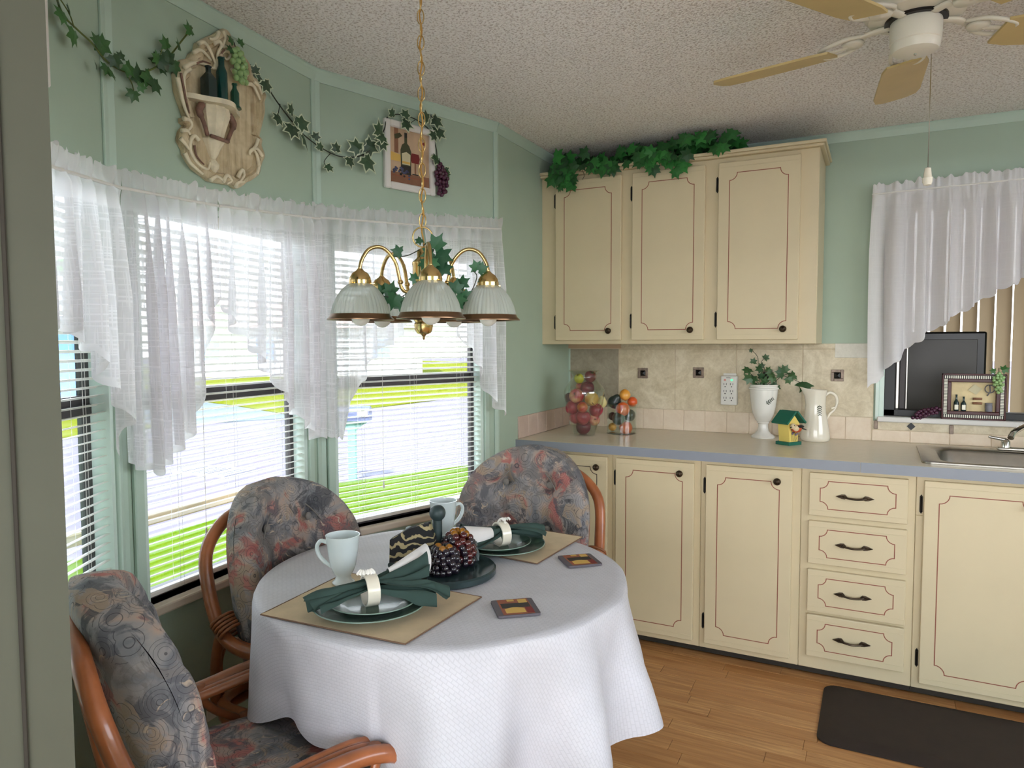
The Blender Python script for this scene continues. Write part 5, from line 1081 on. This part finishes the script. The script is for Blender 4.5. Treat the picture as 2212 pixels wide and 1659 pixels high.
# ivy twined on the chandelier
iv = thing('ivy_spray', 'glossy green ivy spray twined through the chandelier arms', 'ivy', (cx, cy, chz(600)))
def cpt(x, y, dd=0): return at_d(x, y, CD + dd) - Vector(iv.location)
for br in ([(905, 540), (880, 552), (850, 555)], [(900, 610), (870, 640), (830, 640), (810, 625)], [(930, 600), (975, 640), (1010, 640), (1030, 600), (1022, 585)], [(905, 620), (930, 560), (940, 520), (915, 530)]): m = MB(); m.tube(catmull([cpt(x, y, -.03) for x, y in br], 5), .0014, 5); m.build('vine', 'ivy_stem_dark', iv, True)
for (x, y, s, a, dd) in [(858, 543, 34, 165, -.04), (905, 520, 24, 220, -.02), (945, 525, 52, 60, -.05), (955, 555, 60, -20, -.05), (960, 580, 46, -45, -.04), (925, 548, 40, 200, -.04), (915, 570, 34, 250, -.05), (935, 570, 36, -70, -.06), (825, 625, 34, 120, -.02), (845, 625, 44, 70, -.02), (850, 650, 50, 250, -.05), (838, 645, 34, 180, -.03), (885, 648, 46, 10, -.05), (870, 660, 40, -40, -.04), (895, 600, 32, 130, -.06), (910, 622, 26, -60, -.07), (985, 620, 44, 80, -.04), (975, 640, 40, 200, -.05), (1000, 610, 40, 30, -.03), (990, 650, 46, -60, -.05), (1010, 640, 36, -20, -.04), (1028, 575, 34, 110, -.03), (1042, 580, 34, 20, -.03), (1045, 605, 30, -30, -.03), (1005, 662, 30, -100, -.04)]:
    p = cpt(x, y, dd); a = math.radians(a); sz = s * (CD + dd) / F * .7; t_ = CR * math.cos(a) + Vector((0, 0, 1)) * math.sin(a) - CF * rnd.uniform(-.2, .4); put_leaf(iv, LEAF['ivy_lamp'], p - t_.normalized() * sz * .3, t_, -CF + Vector((rnd.uniform(-.5, .5), rnd.uniform(-.5, .5), rnd.uniform(-.2, .6))), sz)
# ---------------- ceiling fan ----------------
fn = thing('ceiling_fan', 'white ceiling fan with tan blades and pull chain', 'fan', (.805, -1.5, 2.062)); fz = lambda z: z - 2.062
m = MB(); m.lathe([(.0001, fz(2.062)), (.040, fz(2.063)), (.052, fz(2.068)), (.0565, fz(2.078)), (.0565, fz(2.088)), (.059, fz(2.090)), (.060, fz(2.135)), (.0585, fz(2.142)), (.0001, fz(2.144))], 36); m.build('switch_housing', 'fan_white', fn, 35)
m = MB(); m.lathe([(.0001, fz(2.141)), (.072, fz(2.141)), (.072, fz(2.148)), (.0001, fz(2.148))], 32); m.build('flywheel', 'iron_black', fn, 40)
m = MB(); m.lathe([(.07, fz(2.148)), (.11, fz(2.155)), (.125, fz(2.175)), (.125, fz(2.225)), (.105, fz(2.25)), (.085, fz(2.2785)), (.0001, fz(2.2785))], 36); m.build('motor_housing', 'fan_white', fn, 35)
m = MB(); m.ball((0, 0, fz(2.0615)), .004, 8, 6); m.build('screw', 'chrome', fn)
bladem = MB(); bo_ = [(.20, -.050), (.24, -.060), (.48, -.066), (.52, -.058), (.535, -.03), (.535, .03), (.52, .058), (.48, .066), (.24, .060), (.20, .050)]; bladem.prism(bo_, -.003, .003, 'z', RX(math.radians(-11)) ); bme = bladem.mesh('blade', 'fan_blade')
irm = MB(); irm.tube(catmull([(.06, 0, .032), (.10, .0, .030), (.13, .012, .022), (.165, .0, .010), (.21, 0, .006)], 5), [.014] * 8 + [.009] * 13, 8, flat=.45)
for s in (-1, 1): irm.tube(catmull([(.12, 0, .026), (.15, s * .035, .018), (.19, s * .042, .010), (.225, s * .03, .006), (.235, 0, .006)], 5), .006, 6)
irm.lathe([(.0001, -.006), (.024, -.004), (.028, .004), (.0001, .008)], 16, T(.15, 0, .012)); irme = irm.mesh('blade_iron', 'fan_white', True)
for k in range(5):
    a = math.radians(94 + 72 * k); bi = link('blade_iron', irme, fn, (0, 0, fz(2.112)), (0, 0, a)); link('blade', bme, bi, (0, 0, 0))
pc = MB(); pcx, pcy = .038, .045
m = MB(); m.tube([(pcx, pcy, fz(2.10)), (pcx, pcy, fz(1.775))], .0013, 5); m.build('pull_chain', 'chrome', fn)
m = MB(); m.lathe([(.0001, 0), (.009, .002), (.012, .010), (.0118, .016), (.0125, .017), (.0125, .020), (.0105, .022), (.0075, .045), (.004, .047), (.0001, .047)], 16, T(pcx, pcy, fz(1.735))); m.build('pull_knob', 'ceramic_cream', fn, 40)
# ---------------- ivy on top of the wall cabinet ----------------
cv_ = thing('ivy_swag', 'thick green ivy laid along the wall cabinet top', 'ivy', (-.2, -.25, 2.166)); co = Vector(cv_.location); rn = random.Random(21)
m = MB(); m.tube(catmull([(-.5, -.02, .012), (-.35, .03, .015), (-.15, -.03, .02), (.05, .02, .016), (.2, -.02, .02), (.42, .03, .012)], 6), .003, 5); m.build('vine', 'ivy_stem_dark', cv_, True)
def ivc(x, y, s, a, depth=None):
    if depth is None:
        p = on_y(x, y, -.412)
        if p.z > 2.178:
            lo = -.39; 
            for k in range(12):
                q = on_y(x, y, lo); 
                if q.z > 2.255: break
                p = q; lo += .03 * rn.random() + .006
        p = p
    else: p = on_y(x, y, depth)
    d = (p - CAM).dot(CF); sz = s * d / F * .6; a = math.radians(a); t_ = Vector((1, 0, 0)) * math.cos(a) + Vector((0, 0, 1)) * math.sin(a) + Vector((0, -1, 0)) * rn.uniform(0, .5)
    if p.z + sz * .6 > 2.272: p.z = 2.268 - sz * .6
    put_leaf(cv_, LEAF['ivy_deep'], p - co - t_.normalized() * sz * .25, t_, Vector((rn.uniform(-.5, .3), -1, rn.uniform(-.1, .7))), sz)
for (cx_, cy_, wx, wy, n_) in ((1235, 352, 46, 28, 26), (1215, 385, 26, 18, 9), (1300, 352, 40, 18, 12), (1360, 338, 36, 26, 16), (1410, 335, 40, 34, 22), (1450, 335, 44, 34, 22), (1510, 305, 36, 26, 18), (1550, 300, 36, 20, 13), (1590, 305, 20, 8, 4)):
    for k in range(n_): ivc(cx_ + rn.uniform(-wx, wx), cy_ + rn.uniform(-wy, wy) - (cx_ - 1235) * 0.0, rn.uniform(34, 52), rn.uniform(180, 400))
for (x, y, s, a) in [(1412, 368, 40, -80), (1460, 372, 40, -70), (1380, 352, 34, 200), (1475, 352, 36, -40), (1315, 362, 34, -90), (1222, 382, 36, -100), (1210, 405, 26, -110), (1258, 360, 30, -50), (1440, 340, 42, 30), (1405, 325, 40, 140), (1395, 350, 38, 220)]: ivc(x, y, s, a, -.415)
for (x, y, s, a, dp) in [(1515, 262, 26, 40, -.30), (1495, 268, 28, 170, -.30), (1515, 290, 32, 80, -.33), (1562, 288, 26, 20, -.25)]: ivc(x, y, s, a, dp)
m = MB(); m.tube(catmull([Vector(on_y(x, y, -.31)) - co for x, y in ((1480, 305), (1500, 285), (1516, 268))], 4), .0014, 5); m.build('vine', 'ivy_stem', cv_, True)
for k in range(2): m = MB(); m.tube(catmull([Vector(on_y(x, y, -.413)) - co for x, y in (((1225, 362), (1218, 390), (1210, 415)), ((1255, 362), (1262, 378), (1258, 388)))[k]], 4), .0012, 5); m.build('vine', 'ivy_stem_dark', cv_, True)
# ---------------- worktop objects ----------------
def fruit_mesh(mat, r, kind):
    m = MB()
    if kind == 'apple': prof = [(.0001, -.86), (.25, -.92), (.55, -.84), (.85, -.5), (1, 0), (.98, .35), (.8, .72), (.5, .88), (.22, .82), (.0001, .66)]
    elif kind == 'pear': prof = [(.0001, -.9), (.4, -.9), (.8, -.62), (.98, -.15), (.9, .3), (.65, .7), (.45, 1.05), (.25, 1.25), (.0001, 1.3)]
    elif kind == 'lemon': prof = [(.0001, -1.25), (.12, -1.15), (.3, -1.0), (.7, -.7), (.97, -.2), (.97, .2), (.7, .7), (.3, 1.0), (.0001, 1.08)]
    else: prof = [(.0001, -1), (.38, -.93), (.72, -.7), (.95, -.3), (1, 0), (.95, .3), (.72, .7), (.38, .93), (.0001, 1)]
    c = catmull([(p[0], 0, p[1]) for p in prof], 3); m.lathe([(max(.0001, v.x * r), v.z * r) for v in c], 24); return m.mesh('flesh', mat, True)
def place_fruit(name, label, px, d, r, mat, kind, rot, group, leafy=False, stem=True, leaf_part=False):
    p = at_d(px[0], px[1], d); t = thing(name, label, name, p, 0, group, rot); link('flesh', fruit_mesh(mat, r, kind), t)
    if stem and kind in ('apple', 'pear'): m = MB(); h = .7 if kind == 'apple' else 1.25; m.tube([(0, 0, r * h), (r * .08, 0, r * (h + .28)), (r * .2, 0, r * (h + .45))], .0016, 5); m.build('stem', 'wood_dark', t)
    if leaf_part: put_leaf(t, LEAF['ivy'], (0, 0, r * .9), (1, .2, .1), (0, 0, 1), .02)
    return t
# tall glass vase with fruit
vp = on_z(1262, 940, ZC); DV = (vp - CAM).dot(CF); s_ = DV / F
va = thing('glass_vase', 'tall clear glass vase filled with faux apples and pears', 'vase', (vp.x, vp.y, ZC)); px_ = lambda v: v * s_
prof = [(.0001, 0), (px_(22), 0), (px_(23), .003), (px_(31), px_(32)), (px_(39), px_(64)), (px_(44), px_(88)), (px_(42), px_(102)), (px_(30), px_(118)), (px_(25), px_(126)), (px_(28), px_(133)), (px_(34), px_(140))]
pc_ = [(max(.0001, v.x), v.z) for v in catmull([(a, 0, b) for a, b in prof], 4)]
m = MB(); m.lathe(pc_ + [(max(.0001, r - .0025), max(.006, z)) for r, z in pc_[::-1]], 40); m.build('glass', 'clear_glass', va, 60)
G1 = 'faux fruit in the glass vase'
for nm, lb, x, y, r, mt_, kd, ro, of in [
    ('apple', 'dark red apple at the bottom of the glass vase', 1260, 923, 15, 'apple_dark', 'apple', (.3, .4, 0), 0), ('apple', 'rosy apple above the bottom one in the glass vase', 1259, 902, 15, 'apple_red', 'apple', (.2, .1, 1), -.03), ('apple', 'pink red apple wedged at vase side low down', 1243, 902, 13, 'apple_red', 'apple', (.6, .2, 2), .01),
    ('apple', 'two-tone apple low at the right in the vase', 1283, 907, 12, 'apple_pink', 'apple', (1.3, .3, .5), .01), ('apple', 'pale red apple at mid height in the vase', 1236, 881, 14, 'apple_red', 'apple', (.4, .3, 2), .0), ('apple', 'pale red apple under the gold pear in the vase', 1287, 886, 14, 'apple_red', 'apple', (.5, .1, 1), .0),
    ('peach', 'small orange peach in the vase middle', 1258, 880, 11, 'peach', 'round', (.4, .2, 0), -.05), ('pear', 'gold pear lying in the vase middle', 1278, 862, 15, 'pear_gold', 'pear', (1.9, .2, .5), -.03), ('pear', 'pale pear at the vase side', 1299, 869, 12, 'pear_pale', 'pear', (.4, .4, 0), .03), ('apple', 'two-tone pink apple with stem dimple facing out of the vase', 1246, 856, 15, 'apple_pink', 'apple', (1.1, -.3, 0), -.02),
    ('apple', 'dark red apple half hidden at vase side', 1231, 860, 11, 'apple_dark', 'apple', (.4, .2, 0), .03), ('apple', 'dark apple in the vase neck', 1269, 839, 14, 'apple_dark', 'apple', (.3, .2, 0), -.005), ('apple', 'small yellow-green apple at the vase mouth', 1251, 818, 10, 'apple_yellow', 'apple', (.5, -.4, 0), 0.0), ('apple', 'dark plum-red apple with leaf at the vase mouth', 1275, 814, 12, 'apple_dark', 'apple', (.2, .5, 0), 0.0), ('apple', 'small peach-coloured apple beneath the yellow one', 1252, 835, 8, 'apple_pink', 'apple', (.2, .1, 0), .02)]:
    place_fruit(nm, lb, (x, y), DV + of, r * s_ * 1.05, mt_, kd, ro, G1, leaf_part='with leaf' in lb)
# straight glass with citrus and avocados
gp = on_z(1343, 936, ZC); DG = (gp - CAM).dot(CF); s2 = DG / F
gl_ = thing('glass_cylinder', 'straight clear glass holding faux citrus and avocados', 'vase', (gp.x, gp.y, ZC)); R_ = 32 * s2; h_ = 64 * s2
m = MB(); m.lathe([(.0001, 0), (R_ - .002, 0), (R_, .002), (R_, h_), (R_ - .003, h_), (R_ - .003, .008), (.0001, .008)], 40); m.build('glass', 'clear_glass', gl_, 40)
G2 = 'faux citrus and avocados in the straight glass'
for nm, lb, x, y, r, mt_, kd, ro, of in [('orange', 'orange lying at the bottom of the straight glass', 1352, 924, 14, 'orange', 'round', (0, 0, 0), 0), ('lemon', 'yellow lemon at the bottom of the straight glass', 1323, 922, 9, 'lemon', 'lemon', (1.2, .3, 0), .02), ('avocado', 'dark avocado in the front middle of the glass', 1336, 904, 14, 'lime_dark', 'round', (.8, .2, 0), -.02), ('avocado', 'grey-green avocado at the glass side', 1360, 897, 13, 'lime_dark', 'round', (.4, .9, 0), .01), ('plum', 'brown plum behind the avocado in the glass', 1323, 899, 9, 'plum', 'round', (0, 0, 0), .03),
    ('orange', 'large bright orange at the glass rim', 1345, 884, 15, 'orange', 'round', (.3, .2, 0), -.02), ('avocado', 'nearly black avocado tilted on the glass rim', 1328, 868, 15, 'avocado', 'pear', (.3, .6, 0), .02), ('orange', 'orange-red tangerine at the back rim of the glass', 1366, 868, 11, 'orange', 'round', (0, 0, 0), .03), ('lemon', 'amber lemon topping the citrus pile', 1350, 853, 12, 'lemon', 'lemon', (.3, .0, 0), -.0)]:
    place_fruit(nm, lb, (x, y), DG + of, r * s2, mt_, kd, ro, G2, stem=False)
# urn with ivy
up_ = on_z(1648, 945, ZC); DU = (up_ - CAM).dot(CF); s3 = DU / F; k = lambda v: v * s3
ur = thing('urn_vase', 'white footed ceramic urn with sprig print holding ivy', 'vase', (up_.x, up_.y, ZC))
pf_ = [(.0001, 0), (24, 0), (25, 2), (23, 5), (17, 9), (12, 15), (10, 24), (10, 30), (13, 32), (12, 34), (16, 38), (22, 52), (25, 66), (28, 90), (29, 104), (31, 105), (31, 108), (29, 109), (28, 112), (30, 113), (29.5, 115)]
m = MB(); m.lathe([(max(.0001, k(a)), k(b)) for a, b in pf_] + [(k(27), k(114)), (k(26), k(96)), (.0001, k(94))], 40); m.build('body', 'ceramic_white', ur, 40)
def sprig(root, R_, z, a0, tilt, h, n=5):
    m = MB()
    def on(a, zz): return (R_(zz) * math.cos(a), R_(zz) * math.sin(a), zz)
    for j in range(n):
        for s in (-1, 1):
            tt = j / n; bx, bz = h * (tt - .5) * math.sin(tilt), h * (tt - .5) * math.cos(tilt); L_ = h * .32 * (1 - .3 * tt); dx, dz = math.sin(tilt + s * 1.0), math.cos(tilt + s * 1.0)
            pts = []
            for q, w in ((0, 0), (.35, .16), (.7, .16), (1, 0), (.7, -.16), (.35, -.16)):
                X = bx + L_ * (q * dx + w * dz); Zz = bz + L_ * (q * dz - w * dx); pts.append(on(a0 + X / R_(z + Zz), z + Zz))
            m.add(pts, [tuple(range(6))]); 
    pts = []
    m.tube([on(a0 + h * (t_ - .6) * math.sin(tilt) / R_(z), z + h * (t_ - .6) * math.cos(tilt)) for t_ in [i / 8 for i in range(9)]], .0009, 5); m.build('sprig_print', 'leaf_print', root)
toc = math.atan2(CAM.y - up_.y, CAM.x - up_.x)
sprig(ur, lambda z: .0009 + interp([(k(b), k(a)) for a, b in pf_ if 34 < b < 105], z), k(82), toc + .55, .9, k(20))
ui = thing('potted_ivy', 'loose ivy stems arching out of the white urn', 'ivy', (up_.x, up_.y, ZC + k(108))); uo = Vector(ui.location)
m = MB(); m.lathe([(.0001, -.002), (k(26), -.003), (.0001, -.004)], 20); m.build('foam', 'leaf_print', ui)
def upt(x, y, dd=0): return at_d(x, y, DU + dd) - uo
for br in ([(1645, 838), (1640, 815), (1638, 790), (1636, 770), (1622, 755)], [(1645, 838), (1632, 820), (1615, 800)], [(1648, 838), (1622, 822), (1608, 815)], [(1650, 838), (1662, 815), (1690, 812), (1715, 820), (1740, 832)], [(1648, 838), (1652, 800), (1645, 782), (1655, 772)], [(1650, 838), (1670, 828), (1690, 812), (1712, 806)], [(1650, 838), (1665, 825), (1678, 830)]): m = MB(); m.tube(catmull([upt(x, y) for x, y in br], 5), .0013, 5); m.build('vine', 'ivy_stem_dark', ui, True)
for (x, y, s, a) in [(1614, 800, 22, 220), (1628, 780, 15, 80), (1655, 772, 15, 40), (1640, 797, 18, 200), (1646, 790, 14, 20), (1622, 757, 9, 160), (1616, 818, 24, 190), (1628, 818, 22, -20), (1652, 824, 22, 150), (1640, 834, 16, 100), (1630, 832, 16, 250), (1668, 816, 24, 200), (1686, 805, 26, 170), (1696, 797, 20, 60), (1718, 806, 24, 20), (1710, 812, 22, 200), (1726, 806, 16, 40), (1738, 832, 36, 230), (1748, 828, 28, 30), (1756, 824, 12, 60), (1672, 832, 18, 60), (1680, 836, 16, -30), (1655, 836, 16, 30), (1662, 805, 16, 120), (1704, 822, 18, -70), (1645, 812, 18, 100), (1660, 798, 14, 60)]:
    a = math.radians(a); sz = s * DU / F * .85; t_ = CR * math.cos(a) + Vector((0, 0, 1)) * math.sin(a) - CF * rn.uniform(-.2, .5); put_leaf(ui, LEAF['ivy_urn'], upt(x, y, rn.uniform(-.03, .02)) - t_.normalized() * sz * .3, t_, -CF + Vector((rn.uniform(-.5, .5), rn.uniform(-.5, .5), rn.uniform(-.2, .6))), sz)
# pitcher
pp = on_z(1760, 952, ZC); DP = (pp - CAM).dot(CF); s4 = DP / F; kp = lambda v: v * s4
pi_ = thing('pitcher', 'cream ceramic pitcher with sprig print and looped handle', 'pitcher', (pp.x, pp.y, ZC), math.atan2(CR.y, CR.x))
PFp = [(26, 0), (29.5, 3), (30, 10), (28, 25), (25, 42), (21.5, 60), (20, 78), (20.5, 95), (22, 106), (23, 111)]
m = MB(); NS = 40; vs = []
def prow(r, z, kk):
    row = []
    for i in range(NS):
        a = 2 * PI * i / NS; sp = max(0, math.cos(a - PI)) ** 8 * kk; row.append(((kp(r) + kp(12) * sp) * math.cos(a), kp(r) * math.sin(a) * (1 - .2 * sp), kp(z) + kp(5) * sp - kp(3) * kk * math.cos(a) * .3))
    return row
rows = [[(0, 0, 0)] * NS] + [prow(r, z, max(0, (z - 85) / 26) ** 1.5 if z > 85 else 0) for r, z in PFp] + [prow(r - 1.8, z, max(0, (z - 85) / 26) ** 1.5 if z > 85 else 0) for r, z in PFp[::-1][:5]]
m.add([p for r in rows for p in r], [(i * NS + q, i * NS + (q + 1) % NS, (i + 1) * NS + (q + 1) % NS, (i + 1) * NS + q) for i in range(len(rows) - 1) for q in range(NS)]); m.build('body', 'ceramic_cream', pi_, 60)
m = MB(); m.tube(catmull([(kp(20), 0, kp(98)), (kp(30), 0, kp(104)), (kp(42), 0, kp(98)), (kp(46), 0, kp(84)), (kp(41), 0, kp(68)), (kp(31), 0, kp(58)), (kp(23), 0, kp(44))], 6), [kp(3.2)] * 20 + [kp(2.6)] * 17, 10); m.build('handle', 'ceramic_cream', pi_, True)
m = MB(); m.tube([(kp(34), 0, kp(70)), (kp(44), 0, kp(73))], kp(2), 8); m.build('handle_spur', 'ceramic_cream', pi_, True)
sprig(pi_, lambda z: .001 + kp(interp([(kp(b), a) for a, b in PFp], z)), kp(66), -PI / 2 - .0, PI, kp(22))
# birdhouse
bp = on_z(1702, 961, ZC); DB = (bp - CAM).dot(CF); s5 = DB / F; q5 = lambda v: v * s5
bh = thing('birdhouse', 'little yellow birdhouse with green gable roof on the worktop', 'birdhouse', (bp.x, bp.y + .02, ZC), math.atan2(CR.y, CR.x) + .52)
m = MB(); m.bev(-q5(20), q5(20), -q5(18), q5(18), 0, q5(7), .001, 1); m.build('base', 'house_green', bh)
fr_ = [(-q5(13), q5(7)), (q5(13), q5(7)), (q5(18), q5(46)), (0, q5(66)), (-q5(18), q5(46))]
m = MB(); m.prism(fr_, -q5(13), q5(14)); m.build('wall', 'house_yellow', bh)
for s in (-1, 1):
    m = MB(); L_ = q5(37); m.box(0, L_, -q5(22), q5(20), 0, q5(4), T(0, 0, q5(71)) @ RY(math.radians(43)) if s > 0 else T(0, 0, q5(71)) @ RZ(PI) @ RY(math.radians(43))); m.build('roof', 'house_green', bh)
m = MB()
for j, (x, h) in enumerate(((-8, 26), (-3, 20), (2, 28), (7, 22), (10, 16))):
    m.tube([(q5(x * .7), -q5(13.4), q5(8)), (q5(x), -q5(13.6), q5(8 + h * .6)), (q5(x + 1), -q5(13.8), q5(8 + h))], .0007, 4)
m.build('flower_stems', 'leaf_print', bh)
for j, (x, h) in enumerate(((-8, 26), (-3, 20), (2, 28), (7, 22), (10, 16), (-6, 17), (5, 14))):
    m = MB(); m.prism([(q5(x + 1) + q5(3) * (1 if i % 2 else .45) * math.cos(i * PI / 5), q5(8 + h) + q5(3) * (1 if i % 2 else .45) * math.sin(i * PI / 5)) for i in range(10)], -q5(14.6), -q5(13.2)); m.build('flower', 'purple_flower', bh)
bd = thing('bird_figurine', 'small painted robin perched on the birdhouse front', 'bird', bh.matrix_basis @ Vector((0, 0, 0)) if False else (bp.x, bp.y + .02, ZC), bh.rotation_euler[2])
def bl_(m, c, r, sc): m.ball(c, r, 16, 12, sc=sc)
zc_ = q5(36); y0 = -q5(20)
m = MB(); bl_(m, (q5(1), y0, zc_), q5(10), (1.35, .8, .85)); bo2 = m.build('body', 'bird_orange', bd, True); m = MB(); bl_(m, (-q5(11), y0, zc_ + q5(6)), q5(6.5), (1, .9, .95)); bl_(m, (-q5(4), y0 - q5(1.5), zc_ + q5(1)), q5(8.4), (1, .8, .85)); m.build('head', 'bird_cream', bd, True)
m = MB(); m.tube([(-q5(16), y0, zc_ + q5(5)), (-q5(21), y0, zc_ + q5(3))], [q5(1.8), .0004], 6); m.build('beak', 'bird_black', bd)
m = MB(); bl_(m, (q5(6), y0 - q5(5), zc_ + q5(4.5)), q5(7), (1.7, .5, .5)); m.tube([(q5(12), y0, zc_ + q5(1)), (q5(20), y0, zc_ - q5(1)), (q5(31), y0, zc_ - q5(4))], [q5(3.5), q5(3), q5(1.6)], 8, flat=.5); m.build('wing', 'bird_black', bd, True)
m = MB(); m.ball((-q5(13), y0 - q5(5), zc_ + q5(8)), q5(1.1), 8, 6); m.build('eye', 'bird_black', bd)
for s in (-1, 1): m = MB(); m.tube([(q5(s * 2.5), y0 + q5(2), zc_ - q5(7)), (q5(s * 2.5), y0 + q5(6), zc_ - q5(13))], .0009, 5); m.build('foot', 'bird_black', bd)
# surge protector on the backsplash
a_, b_ = on_y(1557, 874, -.03), on_y(1591, 812, -.03); W_, H_ = b_.x - a_.x, b_.z - a_.z
ot = thing('surge_protector', 'white six-outlet surge protector plugged into the backsplash', 'outlet', (a_.x, -.0085, a_.z))
m = MB(); m.bev(0, W_ + .006, -.034, 0, 0, H_, .006, 3); m.build('case', 'white_plastic', ot, 40)
m = MB(); m.bev(W_ * .1, W_ * .95, -.008, 0, H_, H_ + .012, .002, 1); m.build('wall_plate', 'white_plastic', ot)
simple('led_green', (60, 220, 120), .4); MAT['led_green'].node_tree.nodes['Principled BSDF'].inputs['Emission Color'].default_value = lin((60, 230, 120)); MAT['led_green'].node_tree.nodes['Principled BSDF'].inputs['Emission Strength'].default_value = 1.2
simple('led_red', (230, 150, 140), .4)
for i in range(2):
    for j in range(3):
        x, z = W_ * (.3 + .42 * i), H_ * (.2 + .235 * j); m = MB()
        for dx in (-.006, .006): m.box(x + dx - .0011, x + dx + .0011, -.0352, -.0336, z + .002, z + .0115)
        m.lathe([(.0001, .0336), (.0028, .0336), (.0028, .0352), (.0001, .0352)], 10, T(x, 0, z - .006) @ RX(PI / 2)); m.build('socket', 'black', ot)
for x, mt_ in ((.28, 'led_red'), (.72, 'led_green')): m = MB(); m.bev(W_ * x - .005, W_ * x + .005, -.0352, -.0335, H_ * .83, H_ * .89, .001, 1); m.build('indicator', mt_, ot)
m = MB(); m.box(W_ * .36, W_ * .64, -.0349, -.0338, H_ * .925, H_ * .94); m.build('logo_print', 'black', ot)
# low wall outlet and switch marks
p = P2.w(P2.px(466, 1508, -.004)[0], 0, P2.px(466, 1508, -.004)[1]); lo = thing('wall_outlet', 'white duplex outlet low on the wall under the bay window', 'outlet', p, P2.ang)
m = MB(); m.bev(-.035, .035, -.005, 0, -.057, .057, .002, 1); m.build('cover_plate', 'white_plastic', lo)
for z in (-.02, .02):
    m = MB(); m.bev(-.014, .014, -.0065, -.004, z - .013, z + .013, .001, 1); so_ = m.build('receptacle', 'white_plastic', lo); m = MB()
    for dx in (-.006, .006): m.box(dx - .001, dx + .001, -.0072, -.006, z - .002, z + .007)
    m.build('slot', 'black', so_)
# ---------------- kitchen window sill ----------------
sb = thing('shadow_box', 'maroon and silver striped shadow box frame on the window sill', 'picture frame', (.990, .006, .9925)); SW, SH, b1, b2 = .234, .198, .012, .030
for x0, x1, z0, z1 in ((0, SW, 0, b1 * .6), (0, SW, SH - b1 * .6, SH), (0, b1 * .6, 0, SH), (SW - b1 * .6, SW, 0, SH)): m = MB(); m.bev(x0, x1, -.03, 0, z0, z1, .002, 1); m.build('outer_moulding', 'frame_maroon', sb)
for x0, x1, z0, z1 in ((b1 * .6, SW - b1 * .6, b1 * .6, b2 * .72), (b1 * .6, SW - b1 * .6, SH - b2 * .72, SH - b1 * .6), (b1 * .6, b2 * .72, b2 * .72, SH - b2 * .72), (SW - b2 * .72, SW - b1 * .6, b2 * .72, SH - b2 * .72)): m = MB(); m.box(x0, x1, -.026, 0, z0, z1); m.build('striped_moulding', 'black', sb)
for side in range(4):
    m = MB(); n_ = 28 if side < 2 else 24
    for j in range(n_):
        t_ = (j + .5) / n_
        if side < 2: x = lerp(b1 * .7, SW - b1 * .7, t_); zc2 = (b1 * .6 + b2 * .72) / 2; zc2 = zc2 if side == 0 else SH - zc2; m.box(x - .0018, x + .0018, -.0285, -.0255, zc2 - .0062, zc2 + .0062)
        else: z = lerp(b2 * .74, SH - b2 * .74, t_); xc2 = (b1 * .6 + b2 * .72) / 2; xc2 = xc2 if side == 2 else SW - xc2; m.box(xc2 - .0062, xc2 + .0062, -.0285, -.0255, z - .0018, z + .0018)
    o = m.build('silver_ribs', 'silver_frame', sb); o['kind'] = 'stuff'
for x0, x1, z0, z1 in ((b2 * .72, SW - b2 * .72, b2 * .72, b2 * 1.2), (b2 * .72, SW - b2 * .72, SH - b2 * 1.2, SH - b2 * .72), (b2 * .72, b2 * 1.2, b2 * 1.2, SH - b2 * 1.2), (SW - b2 * 1.2, SW - b2 * .72, b2 * 1.2, SH - b2 * 1.2)): m = MB(); m.bev(x0, x1, -.028, 0, z0, z1, .002, 1); m.build('inner_moulding', 'frame_maroon', sb)
m = MB(); m.box(b2, SW - b2, -.006, 0, b2, SH - b2); m.build('backing', 'parchment', sb)
for x, h in ((.056, .07), (.083, .062)): m = MB(); m.lathe([(.0001, 0), (.0095, 0), (.010, .003), (.010, h * .5), (.0045, h * .68), (.0038, h * .72), (.0038, h * .92), (.0046, h), (.0001, h)], 14, T(x, -.017, .037)); m.build('mini_bottle', 'bottle_dark', sb, 40); m = MB(); m.bev(x - .0075, x + .0075, -.028, -.0255, .042, .064, .001, 1); m.build('bottle_label', 'silver_frame', sb)
m = MB(); m.prism([(.098, .127), (.128, .108), (.150, .134), (.120, .152)], -.010, -.007); m.build('recipe_card', 'print_label', sb)
m = MB(); m.tube([(.176 + .017 * math.cos(a), -.012, .134 + .017 * math.sin(a)) for a in [2 * PI * i / 20 for i in range(20)]], .002, 6, True); m.tube([(.176, -.012, .15), (.178, -.012, .122), (.168, -.012, .104)], .0022, 6); m.build('corkscrew', 'grate_iron', sb, True)
for z in (.071, .091): m = MB(); m.tube([(.116, -.012, z), (.150, -.012, z)], .0048, 10); m.build('cork', 'print_brown', sb, True)
m = MB(); m.lathe([(.0001, 0), (.013, 0), (.0135, .003), (.0135, .026), (.011, .03), (.0135, .031), (.0135, .036), (.0001, .037)], 16, T(.174, -.018, .038)); m.build('mini_jar', 'grate_iron', sb, 40)
bunch('pale green grape bunch hung on the shadow box corner', Vector((1.193, -.026, .9925 + .205)), .058, .085, 40, 'grape_green', .0075, 12, group='faux grape bunches', leaves=[(.012, .012, .03, 20), (-.015, .006, .022, 170)])
bunch('purple grape bunch lying on the kitchen window sill', Vector((.985, -.012, 1.045)), .10, .055, 26, 'grape_purple', .0085, 14, lean=(-.09, 0), flat=.5, group='faux grape bunches')
